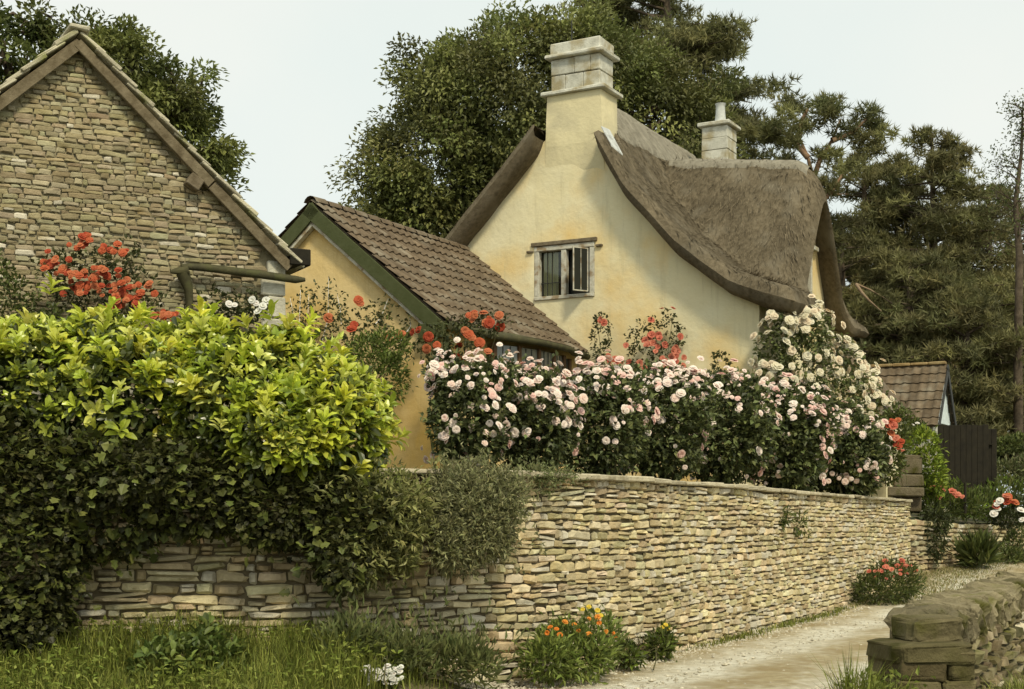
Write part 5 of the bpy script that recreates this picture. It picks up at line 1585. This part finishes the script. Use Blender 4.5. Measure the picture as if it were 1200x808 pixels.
clump('white_flowers', 'low clump of white flowers in the grass verge', 'flowers', P(447, 808, 11.3), [E(447, 796, 11.2, 18, 10, .15)], 260, .06, .02, G_MID,
      blooms=(WHITE, [(426 + rng.random() * 46, 780 + rng.random() * 22, 11.05) for _ in range(60)], (.016, .028)))
clump('nettle_plant', 'broad-leaved weed clump standing above the grass in front of the bare wall', 'plant', P(235, 800, 11.2), [E(215, 775, 11.1, 38, 26, .3), E(255, 772, 11.2, 34, 28, .3), E(240, 752, 11.3, 18, 20, .2), E(185, 780, 11., 26, 18, .25)], 1100, .085, .045, [(.12, .16, .035), (.16, .20, .045), (.09, .125, .03)], 'laurel', upw=.3, rnd=.7)
clump('verge_plant', 'grey-green feathery weeds along the wall foot, left of the poppies', 'plant', P(500, 795, 11.9), [E(470, 765, 11.6, 44, 20, .25), E(530, 768, 11.8, 40, 24, .25), E(562, 780, 11.85, 20, 20, .2), E(410, 750, 11.5, 34, 18, .25)], 2300, .10, .016, [(.15, .17, .06), (.19, .21, .075), (.11, .13, .045)], upw=1.2, fill=.8, shag=.12)

def blades(mb, x, y, hgt, wdt, pal, lean=.35, zoff=-.02, zf=ground_z):
    n = len(x); z = zf(x, y) + zoff
    a = rng.uniform(0, 6.28, n); ld = np.stack([np.cos(a), np.sin(a), np.zeros(n)], 1); sdv = np.stack([-np.sin(a + rng.normal(0, .6, n)), np.cos(a), np.zeros(n)], 1)
    h = hgt * rng.uniform(.5, 1.25, n); w = wdt * rng.uniform(.7, 1.3, n); lq = lean * rng.uniform(.2, 1.6, n)
    o = np.stack([x, y, z], 1); V = np.zeros((n, 7, 3))
    for i, t in enumerate((0, .4, .75)):
        c = o + UP * (h * t)[:, None] + ld * (h * lq * t * t)[:, None]
        ww = (w * (1 - .55 * t))[:, None]
        V[:, 2 * i] = c - sdv * ww; V[:, 2 * i + 1] = c + sdv * ww
    V[:, 6] = o + UP * (h * (1 - .25 * lq))[:, None] + ld * (h * lq)[:, None]
    b = np.arange(n)[:, None, None] * 7
    Q = (np.array([[0, 1, 3, 2], [2, 3, 5, 4]])[None] + b).reshape(-1, 4); T = (np.array([[4, 5, 6]])[None] + b).reshape(-1, 3)
    mb.add(V.reshape(-1, 3), T, Q, np.repeat(pick(pal, n, .3), 7, 0))
GRASS = [(.16, .185, .032), (.21, .23, .045), (.11, .125, .024), (.29, .31, .07), (.08, .095, .02)]
mb = MB()
n = 36000
x = rng.uniform(-6.5, .7, n); y = rng.uniform(9.6, 12.0, n)
dens = np.array([.5 + .9 * nz(a * 1.1, b * 1.1, 4.) for a, b in zip(x, y)])
ok = (x < lane_left(y) - .25 + rng.normal(0, .12, n)) & (rng.random(n) < dens + .45)
x, y = x[ok], y[ok]
hv = .32 * np.clip(.8 + .55 * np.array([nz(a * .9, b * .9, 8.) for a, b in zip(x, y)]), .35, 1.5)
hv *= np.clip(1.15 - .25 * (x + 1.2), .5, 1.2)
blades(mb, x, y, hv, .0045, GRASS)
n = 12000
x = rng.uniform(-6.3, .5, n); y = rng.uniform(9.8, 12.0, n)
ok = (x < lane_left(y) - .3) & (np.array([nz(a * 1.3, b * 1.3, 21.) for a, b in zip(x, y)]) > -.06)
x, y = x[ok], y[ok]; m = len(x)
pt = np.stack([x, y, ground_z(x, y) + rng.uniform(.02, .30, m)], 1)
leaves(mb, pt, np.stack([rng.normal(size=m), rng.normal(size=m), rng.uniform(-.2, .8, m)], 1), np.tile(UP, (m, 1)) + rng.normal(size=(m, 3)) * .4, rng.uniform(.04, .09, m), rng.uniform(.02, .04, m), pick([(.22, .265, .05), (.29, .33, .075), (.16, .195, .035)], m, .25))
tag(mb.build('verge_grass', M['grass'], loc=(-2, 11, .2)), kind='stuff')
mb = MB()
n = 3000; x = rng.uniform(.9, 4.5, n); y = rng.uniform(7.4, 8.75, n)
ok = (x < 2.2 + rng.normal(0, .25, n)) & (x > 1.62 + (8.2 - y) * .5) | (x > 2.1) & (y < 8.75)
x, y = x[ok], y[ok]
blades(mb, x, y, .26, .005, GRASS, .4)
n = 1500; t = rng.uniform(.3, 4.5, n); o = rng.uniform(.2, .55, n)
q = c0[None] + pd[None] * t[:, None] + pn[None] * o[:, None]
blades(mb, q[:, 0], q[:, 1], .16, .005, GRASS, .5)
n = 1100; x = 2.02 + np.abs(rng.normal(0, .26, n)) ; y = 8.62 + rng.normal(0, .10, n) - (x - 2.0) * .12
hq = .66 * np.clip(1.1 - (x - 1.98) * .75, .45, 1.1)
blades(mb, x, y, hq, .0045, GRASS, .28)
n = 260; x = 2.0 + np.abs(rng.normal(0, .25, n)); y = 8.60 + rng.normal(0, .08, n)
leaves(mb, np.stack([x, y, rng.uniform(.3, .62, n)], 1), rng.normal(size=(n, 3)) + UP * .4, np.tile(UP, (n, 1)) + rng.normal(size=(n, 3)) * .5, .05, .025, pick([(.2, .23, .05), (.14, .17, .035)], n))
n = 1500; x = rng.uniform(2.75, 3.9, n); y = 8.4 + (x - 2.75) * 1.6 + rng.normal(0, .10, n)
blades(mb, x, y, .50, .0045, GRASS, .35)
tag(mb.build('foreground_grass', M['grass'], loc=(2, 8, 0)), kind='stuff')
# dry bank grass beyond the pier and tufts along the wall foot
mb = MB()
n = 26000; y = rng.uniform(22.5, 34, n)
wx = np.interp(y, np.r_[wall_path.p[:, 1], wall2_path.p[2:, 1]], np.r_[wall_path.p[:, 0], wall2_path.p[2:, 0]])
x = wx + .1 + np.abs(rng.normal(0, .9, n))
blades(mb, x, y, .10, .007, [(.30, .26, .12), (.24, .22, .09), (.34, .29, .15), (.15, .17, .05)], .6)
n = 5000; y = rng.uniform(13.2, 23.5, n); wx = np.interp(y, wall_path.p[:, 1], wall_path.p[:, 0])
pr = np.array([max(0, .35 + .9 * nz(b * .7, 3.3)) for b in y]); ok = rng.random(n) < pr
y, wx = y[ok], wx[ok]
blades(mb, wx + .05 + np.abs(rng.normal(0, .12, len(y))), y, .12, .006, GRASS, .5)
tag(mb.build('bank_grass', M['grass'], loc=(8, 26, .3)), kind='stuff')
# stones loose on the lane
mb = MB()
for i in range(9000):
    y = 11.8 + 12.2 * rng.random() ** 1.5; e = rng.random()
    x = lane_left(y) + (rng.normal(.05, .22) if e < .55 else rng.uniform(.1, 3.5))
    s_ = rng.uniform(.006, .018) * (1.8 if rng.random() < .1 else 1)
    c_ = np.array([x, y, ground_z(x, y) + .03 + s_ * .4])
    u_ = unit(np.array([[1, 0, 0], [-1, 0, 0], [0, 1, 0], [0, -1, 0], [0, 0, 1], [0, 0, -1.]])) * s_ * rng.uniform(.6, 1.3, (6, 3))
    mb.add(c_ + u_ * np.array([1, 1, .7]), [[0, 2, 4], [2, 1, 4], [1, 3, 4], [3, 0, 4], [2, 0, 5], [1, 2, 5], [3, 1, 5], [0, 3, 5]], None, np.array([1, .97, .9]) * rng.uniform(.7, 1.15))
tag(mb.build('gravel', M['pebble'], loc=(2, 15, 0)), kind='stuff')
